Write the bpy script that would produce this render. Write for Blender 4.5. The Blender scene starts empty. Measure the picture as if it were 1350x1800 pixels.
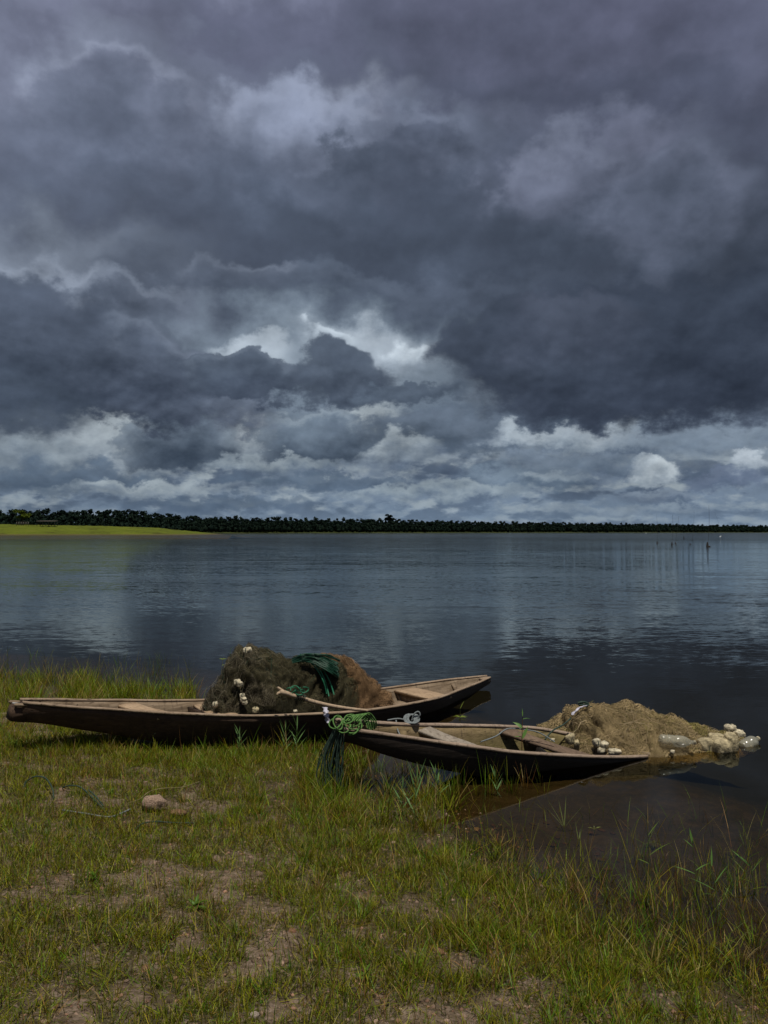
import bpy, bmesh, math, random
import numpy as np
from mathutils import Vector, Matrix

random.seed(7)
R = np.random.default_rng(11)
S = bpy.context.scene
COL = S.collection

# ------------------------------------------------------------------ camera
H = 2.0                                   # eye height above the lake
PITCH = math.radians(1.378)
cam = bpy.data.cameras.new('camera')
cam_o = bpy.data.objects.new('camera', cam)
COL.objects.link(cam_o)
cam_o.location = (0, 0, H)
cam_o.rotation_euler = (math.radians(90) + PITCH, 0, 0)
cam.sensor_fit = 'VERTICAL'
cam.sensor_height = 24.0
cam.lens = 24.0 * 1413.0 / 1800.0
cam.clip_start = 0.05
cam.clip_end = 20000
S.camera = cam_o

SUN_EL, SUN_AZ = 73.0, 160.0              # azimuth from +Y towards +X, degrees

# ------------------------------------------------------------------ node helper
class NT:
    def __init__(s, tree):
        s.t = tree
        s.n = tree.nodes
        s.l = tree.links
    def new(s, typ, **kw):
        nd = s.n.new(typ)
        for k, v in kw.items():
            setattr(nd, k, v)
        return nd
    def put(s, sock, v):
        if v is None:
            return
        if isinstance(v, bpy.types.NodeSocket):
            s.l.new(v, sock)
        else:
            if sock.type == 'RGBA' and len(v) == 3:
                v = (*v, 1)
            sock.default_value = v
    def m(s, op, a, b=None, c=None, clamp=False):
        nd = s.new('ShaderNodeMath', operation=op, use_clamp=clamp)
        s.put(nd.inputs[0], a); s.put(nd.inputs[1], b); s.put(nd.inputs[2], c)
        return nd.outputs[0]
    def v(s, op, a, b=None):
        nd = s.new('ShaderNodeVectorMath', operation=op)
        s.put(nd.inputs[0], a); s.put(nd.inputs[1], b)
        return nd.outputs[0]
    def sep(s, a):
        nd = s.new('ShaderNodeSeparateXYZ'); s.put(nd.inputs[0], a)
        return nd.outputs
    def comb(s, x, y, z):
        nd = s.new('ShaderNodeCombineXYZ')
        s.put(nd.inputs[0], x); s.put(nd.inputs[1], y); s.put(nd.inputs[2], z)
        return nd.outputs[0]
    def noise(s, vec, scale, detail=4, rough=.5, dist=0, lac=2.0):
        nd = s.new('ShaderNodeTexNoise')
        s.put(nd.inputs['Vector'], vec)
        nd.inputs['Scale'].default_value = scale
        nd.inputs['Detail'].default_value = detail
        nd.inputs['Roughness'].default_value = rough
        nd.inputs['Lacunarity'].default_value = lac
        nd.inputs['Distortion'].default_value = dist
        return nd
    def ss(s, x, a, b, lo=0.0, hi=1.0, kind='SMOOTHSTEP'):
        nd = s.new('ShaderNodeMapRange', interpolation_type=kind)
        s.put(nd.inputs[0], x); s.put(nd.inputs[1], a); s.put(nd.inputs[2], b)
        s.put(nd.inputs[3], lo); s.put(nd.inputs[4], hi)
        return nd.outputs[0]
    def mix(s, f, a, b, blend='MIX'):
        nd = s.new('ShaderNodeMix', data_type='RGBA', blend_type=blend)
        s.put(nd.inputs[0], f); s.put(nd.inputs[6], a); s.put(nd.inputs[7], b)
        return nd.outputs[2]
    def ramp(s, f, stops):
        nd = s.new('ShaderNodeValToRGB')
        e = nd.color_ramp.elements
        while len(e) < len(stops):
            e.new(.5)
        for el, (p, c) in zip(e, stops):
            el.position = p
            el.color = (*c, 1)
        s.put(nd.inputs[0], f)
        return nd.outputs[0]

def lin(r, g, b):
    f = lambda c: (c / 255) / 12.92 if c <= 10 else (((c / 255) + .055) / 1.055) ** 2.4
    return (f(r), f(g), f(b))

# ------------------------------------------------------------------ sky: storm clouds
def pxdir(u, v):
    """A view direction of the photograph as (azimuth, elevation) in degrees."""
    c, s = math.cos(PITCH), math.sin(PITCH)
    a, b = (u - 675) / 1413, -(v - 900) / 1413
    d = Vector((a, c - b * s, s + b * c)).normalized()
    return math.degrees(math.atan2(d.x, d.y)), math.degrees(math.asin(d.z))

world = bpy.data.worlds.new('World')
S.world = world
world.use_nodes = True
world.node_tree.nodes.clear()
SKY = bpy.data.node_groups.new('storm_sky', 'ShaderNodeTree')
SKY.interface.new_socket('Color', in_out='OUTPUT', socket_type='NodeSocketColor')
SKY.interface.new_socket('Cover', in_out='OUTPUT', socket_type='NodeSocketFloat')
W = NT(SKY)

def build_sky():
    tc = W.new('ShaderNodeTexCoord').outputs['Generated']
    x, y, z = W.sep(tc)
    U0 = W.m('MULTIPLY', W.m('ARCTAN2', x, y), 57.29578)
    E0 = W.m('MULTIPLY', W.m('ARCSINE', z), 57.29578)
    # coordinates stretched towards the horizon, so far clouds lie in flat rows
    zz = W.m('MAXIMUM', z, 0.0)
    k = W.m('POWER', W.m('ADD', zz, 0.035), -0.42)
    dome = W.comb(W.m('MULTIPLY', U0, .0175), W.m('MULTIPLY', W.m('MULTIPLY', zz, k), 1.25), 0.0)
    big = W.noise(W.v('ADD', dome, (3.1, 7.7, 1.3)), 3.0, 9, .56)
    # cauliflower puffs: even in all directions, smaller for the far clouds low down
    puff = W.new('ShaderNodeTexNoise', noise_dimensions='3D')
    W.put(puff.inputs['Vector'], W.v('MULTIPLY', tc, (1.0, 1.0, 1.25)))
    W.put(puff.inputs['Scale'], 11.0)
    puff.inputs['Detail'].default_value = 8; puff.inputs['Roughness'].default_value = .53
    small = W.noise(W.v('MULTIPLY', tc, (1.0, 1.0, 1.5)), 27.0, 6, .6)
    fine_c = W.mix(W.ss(E0, 15, 6, 0, .75), puff.outputs['Color'], small.outputs['Color'])
    bs = W.sep(big.outputs['Color']); fs = W.sep(fine_c)
    nb = W.m('SUBTRACT', bs[0], .5)
    nf = W.m('SUBTRACT', fs[0], .5)
    nf2 = W.m('SUBTRACT', fs[1], .5)
    nb2 = W.m('SUBTRACT', bs[1], .5)
    # low elevations get smaller displacement (clouds there are far away)
    amp = W.ss(E0, 0.0, 16.0, .22, 1.0, 'LINEAR')
    U = W.m('ADD', U0, W.m('MULTIPLY', amp, W.m('ADD', W.m('MULTIPLY', nb, 6), W.m('MULTIPLY', nf, 11.0))))
    E = W.m('ADD', E0, W.m('MULTIPLY', amp, W.m('ADD', W.m('MULTIPLY', nb2, 5), W.m('MULTIPLY', nf2, 11.0))))
    # relief: each puff is lit from above, its underside is dark
    lit = W.noise(W.v('ADD', W.v('MULTIPLY', tc, (1.0, 1.0, 1.25)), (-.006, 0, .022)), 11.0, 5, .52)
    unl = W.noise(W.v('MULTIPLY', tc, (1.0, 1.0, 1.25)), 11.0, 5, .52)
    lit2 = W.noise(W.v('ADD', W.v('MULTIPLY', tc, (1.0, 1.0, 1.5)), (-.003, 0, .010)), 27.0, 4, .52)
    unl2 = W.noise(W.v('MULTIPLY', tc, (1.0, 1.0, 1.5)), 27.0, 4, .52)
    e1 = W.m('SUBTRACT', unl.outputs[0], lit.outputs[0])
    e2 = W.m('SUBTRACT', unl2.outputs[0], lit2.outputs[0])
    emb = W.m('ADD', W.m('MULTIPLY', e1, W.ss(E0, 4, 14, .3, .55)), W.m('MULTIPLY', e2, W.ss(E0, 18, 7, .12, .7)))
    tex = W.m('ADD', W.m('ADD', W.m('MULTIPLY', nb, 1.1), W.m('MULTIPLY', W.m('SUBTRACT', unl.outputs[0], .5), .8)), W.m('MULTIPLY', emb, 1.1))
    # ground tone of the overcast
    col = W.ramp(W.ss(E0, -2, 36, kind='LINEAR'), [
        (0.0, lin(104, 118, 134)), (.14, lin(104, 114, 128)), (.3, lin(84, 91, 105)), (.55, lin(84, 89, 104)),
        (.8, lin(97, 98, 115)), (1.0, lin(98, 97, 116))])
    def row(freq, stretch, off, lo, hi, k=1.0):
        # rows of small far cumulus: light heads over dark flat bases
        nonlocal col
        p = W.v('ADD', W.v('MULTIPLY', tc, (1.0, 1.0, stretch)), off)
        a = W.noise(p, freq, 8, .58)
        b = W.noise(W.v('ADD', p, (-.004, 0, .30 / freq)), freq, 5, .5)
        near = W.m('MULTIPLY', W.ss(E0, hi + 3.5, hi), W.ss(E0, lo - .8, lo))
        d = W.m('SUBTRACT', a.outputs[0], b.outputs[0])
        hd = W.m('ADD', a.outputs[0], W.m('MULTIPLY', d, 1.1))
        col = W.mix(W.m('MULTIPLY', W.m('MULTIPLY', W.ss(hd, .44, .80), near), .95 * k), col, lin(146, 150, 151))
        bs_ = W.m('SUBTRACT', b.outputs[0], W.m('MULTIPLY', d, 1.5))
        col = W.mix(W.m('MULTIPLY', W.m('MULTIPLY', W.ss(bs_, .44, .72), near), .9 * k), col, lin(70, 81, 98))
    row(9.5, 1.5, (1.7, 4.0, 2.0), 3.2, 7.5, .9)
    row(16.0, 2.5, (5.7, .3, 7.0), 0.6, 3.6, .8)
    col = W.mix(W.ss(E0, 3.2, 0.5, 0, .45), col, lin(104, 117, 132))

    def layer(u, v, ru, rt, rb, top, bot, soft=.35, op=1.0, nz=.6, warp=1.0, tilt=0.0, rim=None):
        """One cloud: centre and radii (right, up, down), colour at its top and at its base."""
        nonlocal col
        ca, ce = pxdir(u, v)
        ra = abs(pxdir(u + ru, v)[0] - ca)
        re_t = abs(pxdir(u, v - rt)[1] - ce)
        re_b = abs(pxdir(u, v + rb)[1] - ce)
        du = W.m('DIVIDE', W.m('SUBTRACT', U if warp else U0, ca), ra)
        dv = W.m('SUBTRACT', E if warp else E0, ce)
        if tilt:
            dv = W.m('SUBTRACT', dv, W.m('MULTIPLY', du, tilt * ra))
        up = W.m('DIVIDE', dv, re_t)
        dn = W.m('DIVIDE', dv, -re_b)
        q = W.m('MAXIMUM', up, dn)
        r = W.m('SQRT', W.m('ADD', W.m('MULTIPLY', du, du), W.m('MULTIPLY', q, q)))
        f = W.m('SUBTRACT', 1.0, r)
        f = W.m('ADD', f, W.m('MULTIPLY', nf, nz * .85))
        f = W.m('DIVIDE', f, W.ss(dn, -.2, .7, 1.0, 3.0 if v < 560 else 1.35))     # ragged heads, soft undersides
        soft *= 1.25 if v < 540 else 1.0
        mask = W.ss(f, -soft, soft, 0, op)
        g = W.ss(W.m('ADD', W.m('DIVIDE', dv, re_t + re_b), W.m('MULTIPLY', tex, .9)), -.55, .6)
        mg = W.m('MULTIPLY', mask, g)
        if rim is not None:           # the thin edge of a cloud lets the light through
            edge = W.m('MULTIPLY', W.m('MULTIPLY', W.ss(f, .45, .02), mg), .42)
        col = W.mix(mask, col, bot)
        col = W.mix(mg, col, top)
        if rim is not None:
            col = W.mix(edge, col, rim)

    L = lin
    # high, soft, lit parts of the deck
    layer(40, 90, 480, 260, 220, L(126, 126, 144), L(116, 117, 134), .8, .95)
    layer(170, 115, 90, 70, 80, L(158, 160, 175), L(134, 136, 153), .7, .85)
    layer(460, 190, 340, 100, 150, L(138, 140, 156), L(110, 114, 130), .45, .95)
    layer(618, 190, 48, 48, 66, L(190, 192, 203), L(150, 153, 167), .7, .9, .8)
    layer(835, 205, 80, 62, 85, L(138, 141, 158), L(112, 115, 131), .6, .85, .8)
    layer(1120, 60, 420, 140, 110, L(95, 94, 112), L(82, 83, 99), .8, .85)
    layer(620, 70, 380, 60, 55, L(92, 92, 109), L(84, 86, 102), .7, .8, .6, 1.0)
    layer(1010, 175, 480, 45, 60, L(80, 82, 98), L(76, 79, 94), .7, .8, .6, 1.0, -.12)
    layer(725, 270, 180, 45, 75, L(88, 92, 108), L(75, 80, 94), .5, .85)
    layer(1070, 335, 225, 135, 140, L(104, 105, 121), L(80, 84, 98), .2, .95, .8)
    layer(1290, 420, 170, 150, 170, L(76, 80, 94), L(68, 73, 86), .6, .9)
    layer(100, 330, 320, 90, 100, L(108, 111, 127), L(98, 102, 118), .7, .8)
    layer(70, 480, 260, 100, 120, L(146, 150, 161), L(118, 123, 136), .55, .85, .8)
    layer(340, 530, 240, 85, 110, L(114, 118, 131), L(90, 95, 109), .35, .85)
    layer(570, 400, 420, 80, 110, L(78, 84, 98), L(62, 69, 81), .8, .85, .5)
    layer(900, 470, 420, 70, 90, L(74, 80, 93), L(60, 66, 78), .8, .85, .5)
    layer(640, 525, 300, 45, 70, L(90, 96, 110), L(70, 77, 90), .5, .8)
    # heads and folds inside the deck
    layer(180, 175, 150, 80, 70, L(122, 124, 140), L(98, 101, 118), .28, .9, .9, 1.0, 0, L(168, 170, 184))
    layer(300, 260, 300, 90, 90, L(112, 115, 131), L(92, 97, 112), .3, .8, .9)
    layer(500, 240, 160, 95, 70, L(130, 133, 149), L(94, 99, 114), .28, .85, .9, 1.0, 0, L(148, 150, 165))
    layer(745, 270, 105, 80, 75, L(92, 96, 111), L(66, 71, 84), .28, .95, .9, 1.0, 0, L(138, 141, 157))
    layer(610, 300, 70, 40, 26, L(86, 91, 105), L(68, 74, 87), .3, .85, .9)
    layer(1180, 360, 150, 110, 90, L(94, 97, 112), L(74, 79, 92), .2, .85, .9, 1.0, 0, L(112, 114, 130))
    layer(980, 320, 110, 105, 80, L(102, 104, 119), L(80, 84, 98), .18, .85, .9, 1.0, 0, L(124, 126, 142))
    layer(60, 520, 130, 70, 60, L(120, 125, 138), L(92, 98, 111), .28, .9, .9, 1.0, 0, L(172, 175, 184))
    layer(200, 560, 170, 60, 60, L(104, 109, 122), L(78, 84, 97), .28, .9, .9, 1.0, 0, L(148, 152, 163))
    layer(430, 500, 130, 50, 60, L(100, 105, 118), L(74, 80, 93), .2, .8, .9, 1.0, 0, L(124, 128, 140))
    layer(640, 520, 130, 45, 50, L(90, 96, 109), L(68, 75, 88), .25, .8, .9)
    layer(935, 560, 90, 48, 60, L(84, 89, 102), L(62, 68, 81), .14, .9, .9, 1.0, 0, L(106, 110, 124))
    layer(1190, 560, 130, 50, 70, L(74, 79, 92), L(58, 64, 76), .16, .85, .9, 1.0, 0, L(90, 94, 107))
    # the light gap low in the middle
    layer(640, 660, 330, 95, 110, L(116, 123, 132), L(98, 107, 118), .5, .95)
    layer(455, 625, 62, 24, 28, L(152, 156, 162), L(140, 146, 153), .5, .9, .9)
    layer(690, 625, 115, 46, 50, L(148, 152, 158), L(116, 123, 132), .5, .9, 1.1)
    layer(745, 612, 36, 26, 24, L(172, 175, 179), L(138, 144, 151), .35, .85, 1.2)
    layer(615, 608, 40, 20, 22, L(166, 170, 175), L(134, 140, 148), .35, .8, 1.2)
    layer(880, 690, 60, 40, 35, L(136, 141, 148), L(112, 120, 130), .5, .85, .9)
    # lower cumulus field
    layer(170, 775, 170, 50, 60, L(150, 153, 154), L(118, 124, 131), .4, .9, .9)
    layer(420, 765, 90, 45, 50, L(158, 160, 160), L(118, 124, 131), .4, .9, .9)
    layer(655, 765, 75, 50, 50, L(148, 151, 152), L(114, 121, 129), .5, .9, .9)
    layer(560, 775, 105, 62, 45, L(98, 107, 118), L(62, 72, 86), .14, .96, .8, 1.0, 0, L(142, 147, 151))
    layer(320, 785, 100, 60, 42, L(98, 106, 117), L(60, 70, 84), .14, .96, .8, 1.0, 0, L(146, 151, 154))
    layer(130, 845, 150, 30, 26, L(92, 103, 117), L(72, 84, 99), .35, .9, .8)
    layer(800, 775, 190, 50, 32, L(94, 102, 114), L(74, 84, 97), .3, .92, .8)
    layer(1010, 775, 150, 22, 18, L(148, 152, 156), L(116, 124, 133), .4, .85, .9)
    layer(1240, 770, 160, 30, 35, L(120, 128, 138), L(104, 114, 126), .5, .8, .8)
    layer(1140, 832, 52, 32, 16, L(176, 178, 178), L(124, 131, 139), .2, .95, .9)
    layer(1150, 868, 70, 12, 9, L(120, 128, 138), L(90, 100, 116), .4, .85, .6)
    layer(1280, 845, 70, 16, 13, L(98, 106, 122), L(82, 92, 110), .35, .9, .7)
    layer(1320, 815, 40, 20, 20, L(158, 161, 165), L(120, 127, 136), .35, .85, .8)
    layer(920, 850, 105, 30, 17, L(112, 122, 133), L(82, 95, 111), .3, .9, .9)
    layer(960, 835, 50, 12, 12, L(146, 150, 153), L(122, 130, 138), .4, .7, .9)
    layer(260, 860, 140, 12, 12, L(146, 150, 151), L(120, 128, 137), .5, .75, .9)
    layer(560, 848, 150, 11, 14, L(94, 105, 119), L(78, 91, 107), .4, .8, .8)
    layer(700, 800, 60, 30, 22, L(150, 154, 156), L(110, 118, 128), .35, .85, 1.0)
    layer(1010, 815, 130, 16, 16, L(112, 120, 131), L(92, 103, 117), .4, .8, .8)
    layer(60, 800, 90, 26, 22, L(132, 137, 141), L(96, 105, 116), .35, .85, .9)
    layer(470, 820, 120, 18, 14, L(136, 141, 144), L(96, 106, 118), .35, .8, .9)
    layer(770, 870, 160, 13, 12, L(138, 144, 147), L(100, 111, 124), .4, .75, .9)
    layer(1090, 890, 150, 9, 10, L(128, 135, 142), L(96, 108, 123), .4, .7, .9)
    layer(380, 885, 170, 10, 10, L(90, 102, 117), L(80, 93, 110), .4, .7, .9)
    # the big dark bank on the right with its flat base
    layer(1130, 640, 400, 160, 108, L(64, 70, 83), L(50, 56, 69), .18, .97, .75)
    layer(900, 610, 140, 90, 55, L(70, 76, 89), L(56, 62, 74), .20, .95, .9)
    layer(1000, 560, 130, 60, 70, L(80, 84, 97), L(62, 67, 80), .25, .6, .9)
    # dark banks on the left, and the scraps in front of the gap
    layer(170, 665, 310, 100, 76, L(84, 90, 103), L(54, 61, 75), .14, .96, .85, 1.0, -.14, L(122, 127, 139))
    layer(40, 590, 150, 110, 130, L(86, 92, 106), L(64, 71, 84), .25, .9, .8)
    layer(20, 720, 140, 60, 55, L(72, 79, 92), L(62, 70, 83), .3, .9, .8)
    layer(440, 670, 120, 40, 40, L(78, 85, 97), L(56, 63, 77), .14, .95, .9, 1.0, 0, L(110, 116, 127))
    layer(615, 668, 78, 44, 40, L(82, 89, 101), L(60, 67, 80), .22, .97, 1.0)
    layer(720, 695, 95, 18, 20, L(84, 92, 104), L(70, 78, 91), .3, .9, .9)
    # billowing texture over everything
    fac = W.m('ADD', 1.10, W.m('MULTIPLY', tex, W.ss(E0, 0, 10, .55, .85)))
    mul = W.new('ShaderNodeVectorMath', operation='SCALE')
    W.put(mul.inputs[0], col); W.put(mul.inputs['Scale'], fac)
    col = mul.outputs[0]
    # a little more depth between the lit and the dark cloud, and the blue of wet air
    lum = W.sep(W.v('MAXIMUM', col, (.001, .001, .001)))[1]
    gain = W.m('POWER', W.m('DIVIDE', lum, .112), .19)
    mul = W.new('ShaderNodeVectorMath', operation='SCALE')
    W.put(mul.inputs[0], W.v('MULTIPLY', col, (.915, 1.0, 1.06))); W.put(mul.inputs['Scale'], W.m('MULTIPLY', gain, 1.03))
    col = mul.outputs[0]
    # below the horizon nothing shines
    # a few thin places let the blue through
    go = W.new('NodeGroupOutput')
    W.l.new(col, go.inputs[0])
    W.l.new(W.ss(W.m('ADD', nb2, W.m('MULTIPLY', nf, .4)), -.34, -.2, .72, 1.0), go.inputs[1])

build_sky()
W = NT(world.node_tree)
grp = W.new('ShaderNodeGroup'); grp.node_tree = SKY
sky = W.new('ShaderNodeTexSky', sky_type='NISHITA', sun_disc=False)
sky.sun_elevation = math.radians(SUN_EL)
sky.sun_rotation = math.radians(SUN_AZ % 360)
b1 = W.new('ShaderNodeBackground'); W.put(b1.inputs[0], sky.outputs[0]); b1.inputs[1].default_value = .06
b2 = W.new('ShaderNodeBackground'); W.put(b2.inputs[0], grp.outputs[0]); b2.inputs[1].default_value = 1.0
mx = W.new('ShaderNodeMixShader')
W.put(mx.inputs[0], grp.outputs[1])
W.l.new(b1.outputs[0], mx.inputs[1]); W.l.new(b2.outputs[0], mx.inputs[2])
out = W.new('ShaderNodeOutputWorld')
W.l.new(mx.outputs[0], out.inputs[0])
world.cycles.sampling_method = 'MANUAL'
world.cycles.sample_map_resolution = 512

sun = bpy.data.lights.new('sun', 'SUN')
sun.energy = 3.9
sun.angle = math.radians(.55)
sun.color = (1.0, .94, .84)
sun_o = bpy.data.objects.new('sun', sun)
COL.objects.link(sun_o)
to_sun = Vector((math.sin(math.radians(SUN_AZ)) * math.cos(math.radians(SUN_EL)),
                 math.cos(math.radians(SUN_AZ)) * math.cos(math.radians(SUN_EL)), math.sin(math.radians(SUN_EL))))
sun_o.rotation_euler = to_sun.to_track_quat('Z', 'Y').to_euler()
sun_o.location = to_sun * 50

S.view_settings.view_transform = 'Standard'
S.view_settings.look = 'None'
S.view_settings.gamma = 1
S.view_settings.exposure = 0
S.view_settings.use_curve_mapping = False
S.cycles.max_bounces = 6
S.cycles.transparent_max_bounces = 12
S.cycles.caustics_reflective = False
S.cycles.caustics_refractive = False

# ------------------------------------------------------------------ small tools
_tab = np.random.default_rng(5).random((64, 64, 64)).astype(np.float32)
def vnoise(p):
    """Value noise of points p (n,3), 0..1."""
    p = np.asarray(p, np.float64)
    i = np.floor(p).astype(int); f = p - i
    f = f * f * (3 - 2 * f)
    out = 0
    for dx in (0, 1):
        wx = f[:, 0] if dx else 1 - f[:, 0]
        for dy in (0, 1):
            wy = f[:, 1] if dy else 1 - f[:, 1]
            for dz in (0, 1):
                wz = f[:, 2] if dz else 1 - f[:, 2]
                out = out + wx * wy * wz * _tab[(i[:, 0] + dx) % 64, (i[:, 1] + dy) % 64, (i[:, 2] + dz) % 64]
    return out
def fbm(p, octv=4, gain=.5):
    p = np.asarray(p, np.float64); a, s, t = 1.0, 0, 0
    for k in range(octv):
        s = s + a * vnoise(p * 2 ** k + 13.7 * k); t += a; a *= gain
    return s / t
def fbm2(x, y, sc, octv=4, seed=0.0):
    x = np.asarray(x, float).ravel(); y = np.asarray(y, float).ravel()
    return fbm(np.stack([x * sc + seed, y * sc + seed * .7, np.full_like(x, seed)], 1), octv)

def unproj(u, v, z=None, y=None):
    """Where the sight line of a photo pixel meets height z (or distance y)."""
    c, s = math.cos(PITCH), math.sin(PITCH)
    a, b = (u - 675) / 1413, -(v - 900) / 1413
    d = Vector((a, c - b * s, s + b * c))
    t = (z - H) / d.z if z is not None else y / d.y
    return Vector((0, 0, H)) + d * t

def link(name, data, mat=None, parent=None):
    o = bpy.data.objects.new(name, data)
    COL.objects.link(o)
    if mat is not None:
        data.materials.append(mat)
    if parent is not None:
        o.parent = parent
    return o
def tag(o, label=None, cat=None, group=None, kind=None):
    for k, val in (('label', label), ('category', cat), ('group', group), ('kind', kind)):
        if val:
            o[k] = val
    return o
def empty(name, loc, label, cat, group=None, rz=0.0):
    o = bpy.data.objects.new(name, None)
    COL.objects.link(o)
    o.empty_display_size = .1
    o.location = loc
    o.rotation_euler = (0, 0, rz)
    return tag(o, label, cat, group)

def np_mesh(name, V, quads=None, tris=None, smooth=True, col=None):
    me = bpy.data.meshes.new(name)
    V = np.asarray(V, np.float32)
    nq = 0 if quads is None else len(quads)
    nt = 0 if tris is None else len(tris)
    me.vertices.add(len(V)); me.vertices.foreach_set('co', V.ravel())
    loops = []
    if nq: loops.append(np.asarray(quads, np.int32).ravel())
    if nt: loops.append(np.asarray(tris, np.int32).ravel())
    lp = np.concatenate(loops)
    me.loops.add(len(lp)); me.loops.foreach_set('vertex_index', lp)
    st = np.concatenate([np.arange(nq) * 4, nq * 4 + np.arange(nt) * 3]).astype(np.int32)
    me.polygons.add(nq + nt); me.polygons.foreach_set('loop_start', st)
    if smooth:
        me.polygons.foreach_set('use_smooth', np.ones(nq + nt, bool))
    if col is not None:
        at = me.color_attributes.new('Col', 'FLOAT_COLOR', 'POINT')
        c4 = np.ones((len(V), 4), np.float32); c4[:, :3] = col
        at.data.foreach_set('color', c4.ravel())
    me.update(calc_edges=True)
    return me
def grid_faces(nu, nv, wrap_u=False, wrap_v=False):
    i = np.arange(nu if wrap_u else nu - 1); j = np.arange(nv if wrap_v else nv - 1)
    I, J = np.meshgrid(i, j, indexing='ij')
    I2, J2 = (I + 1) % nu, (J + 1) % nv
    return np.stack([I * nv + J, I2 * nv + J, I2 * nv + J2, I * nv + J2], -1).reshape(-1, 4)

def catmull(P, n):
    P = np.asarray(P, float)
    k = len(P)
    t = np.linspace(0, k - 1, n)
    i = np.clip(t.astype(int), 0, k - 2); f = (t - i)[:, None]
    p0, p1, p2, p3 = P[np.clip(i - 1, 0, k - 1)], P[i], P[i + 1], P[np.clip(i + 2, 0, k - 1)]
    return .5 * (2 * p1 + (p2 - p0) * f + (2 * p0 - 5 * p1 + 4 * p2 - p3) * f ** 2 + (3 * p1 - p0 - 3 * p2 + p3) * f ** 3)
class MB:
    """Collects geometry for one mesh."""
    def __init__(s):
        s.V = []; s.Q = []; s.T = []; s.C = []; s.n = 0
    def add(s, V, Q=None, T=None, c=None):
        V = np.asarray(V, float)
        if Q is not None and len(Q): s.Q.append(np.asarray(Q) + s.n)
        if T is not None and len(T): s.T.append(np.asarray(T) + s.n)
        s.V.append(V); s.n += len(V)
        s.C.append(np.tile(np.asarray(c if c is not None else (1, 1, 1), float), (len(V), 1)))
        return s
    def tube(s, P, r, n=6, c=None, res=None):
        P = np.asarray(P, float)
        if res: P = catmull(P, res)
        k = len(P)
        r = np.broadcast_to(np.asarray(r, float), (k,)) if np.ndim(r) == 0 or len(np.atleast_1d(r)) == k else np.interp(np.linspace(0, 1, k), np.linspace(0, 1, len(r)), r)
        T = np.gradient(P, axis=0); T /= np.linalg.norm(T, axis=1)[:, None] + 1e-9
        up = np.tile([0.13, .21, .97], (k, 1)); up[np.abs(T[:, 2]) > .9] = (.97, .1, .2)
        A = np.cross(T, up); A /= np.linalg.norm(A, axis=1)[:, None] + 1e-9
        B = np.cross(T, A)
        th = np.arange(n) * 2 * math.pi / n
        V = P[:, None] + r[:, None, None] * (np.cos(th)[None, :, None] * A[:, None] + np.sin(th)[None, :, None] * B[:, None])
        V = V.reshape(-1, 3)
        Q = grid_faces(k, n, wrap_v=True)
        V = np.concatenate([V, P[:1], P[-1:]])
        m = k * n
        T1 = [(m, (j + 1) % n, j) for j in range(n)] + [(m + 1, (k - 1) * n + j, (k - 1) * n + (j + 1) % n) for j in range(n)]
        return s.add(V, Q, T1, c)
    def box(s, c, sx, sy, sz, rot=None, col=None, bev=0.0):
        bm = bmesh.new(); bmesh.ops.create_cube(bm, size=1)
        for v in bm.verts: v.co = Vector((v.co.x * sx, v.co.y * sy, v.co.z * sz))
        if bev: bmesh.ops.bevel(bm, geom=bm.edges[:], offset=bev, segments=2, affect='EDGES')
        bm.verts.ensure_lookup_table()
        M = (rot.to_4x4() if rot is not None else Matrix.Identity(4)); M.translation = Vector(c)
        V = [tuple(M @ v.co) for v in bm.verts]
        Q = [[v.index for v in f.verts] for f in bm.faces if len(f.verts) == 4]
        T = []
        for f in bm.faces:
            if len(f.verts) != 4:
                vs = [v.index for v in f.verts]
                T += [(vs[0], vs[i], vs[i + 1]) for i in range(1, len(vs) - 1)]
        bm.free()
        return s.add(V, Q, T, col)
    def mesh(s, name, smooth=True):
        return np_mesh(name, np.concatenate(s.V), np.concatenate(s.Q) if s.Q else None, np.concatenate(s.T) if s.T else None, smooth, np.concatenate(s.C))
    def build(s, name, mat, parent=None, smooth=True):
        return link(name, s.mesh(name, smooth), mat, parent)

def ico(sub):
    bm = bmesh.new(); bmesh.ops.create_icosphere(bm, subdivisions=sub, radius=1)
    V = np.array([v.co[:] for v in bm.verts]); F = np.array([[v.index for v in f.verts] for f in bm.faces]); bm.free()
    return V, F
ICO = {k: ico(k) for k in (1, 2, 3, 4)}

# ------------------------------------------------------------------ materials
def material(name):
    m = bpy.data.materials.new(name); m.use_nodes = True
    m.node_tree.nodes.clear()
    t = NT(m.node_tree)
    out = t.new('ShaderNodeOutputMaterial')
    return m, t, out
def bump(t, h, dist, strength=1.0):
    nd = t.new('ShaderNodeBump')
    t.put(nd.inputs['Height'], h)
    nd.inputs['Distance'].default_value = dist
    nd.inputs['Strength'].default_value = strength
    return nd.outputs[0]
def princ(t, out, col, rough=.8, normal=None, spec=.3, **kw):
    p = t.new('ShaderNodeBsdfPrincipled')
    t.put(p.inputs['Base Color'], col); t.put(p.inputs['Roughness'], rough)
    p.inputs['Specular IOR Level'].default_value = spec
    if normal is not None: t.l.new(normal, p.inputs['Normal'])
    for k, v in kw.items(): t.put(p.inputs[k], v)
    t.l.new(p.outputs[0], out.inputs[0])
    return p

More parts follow.
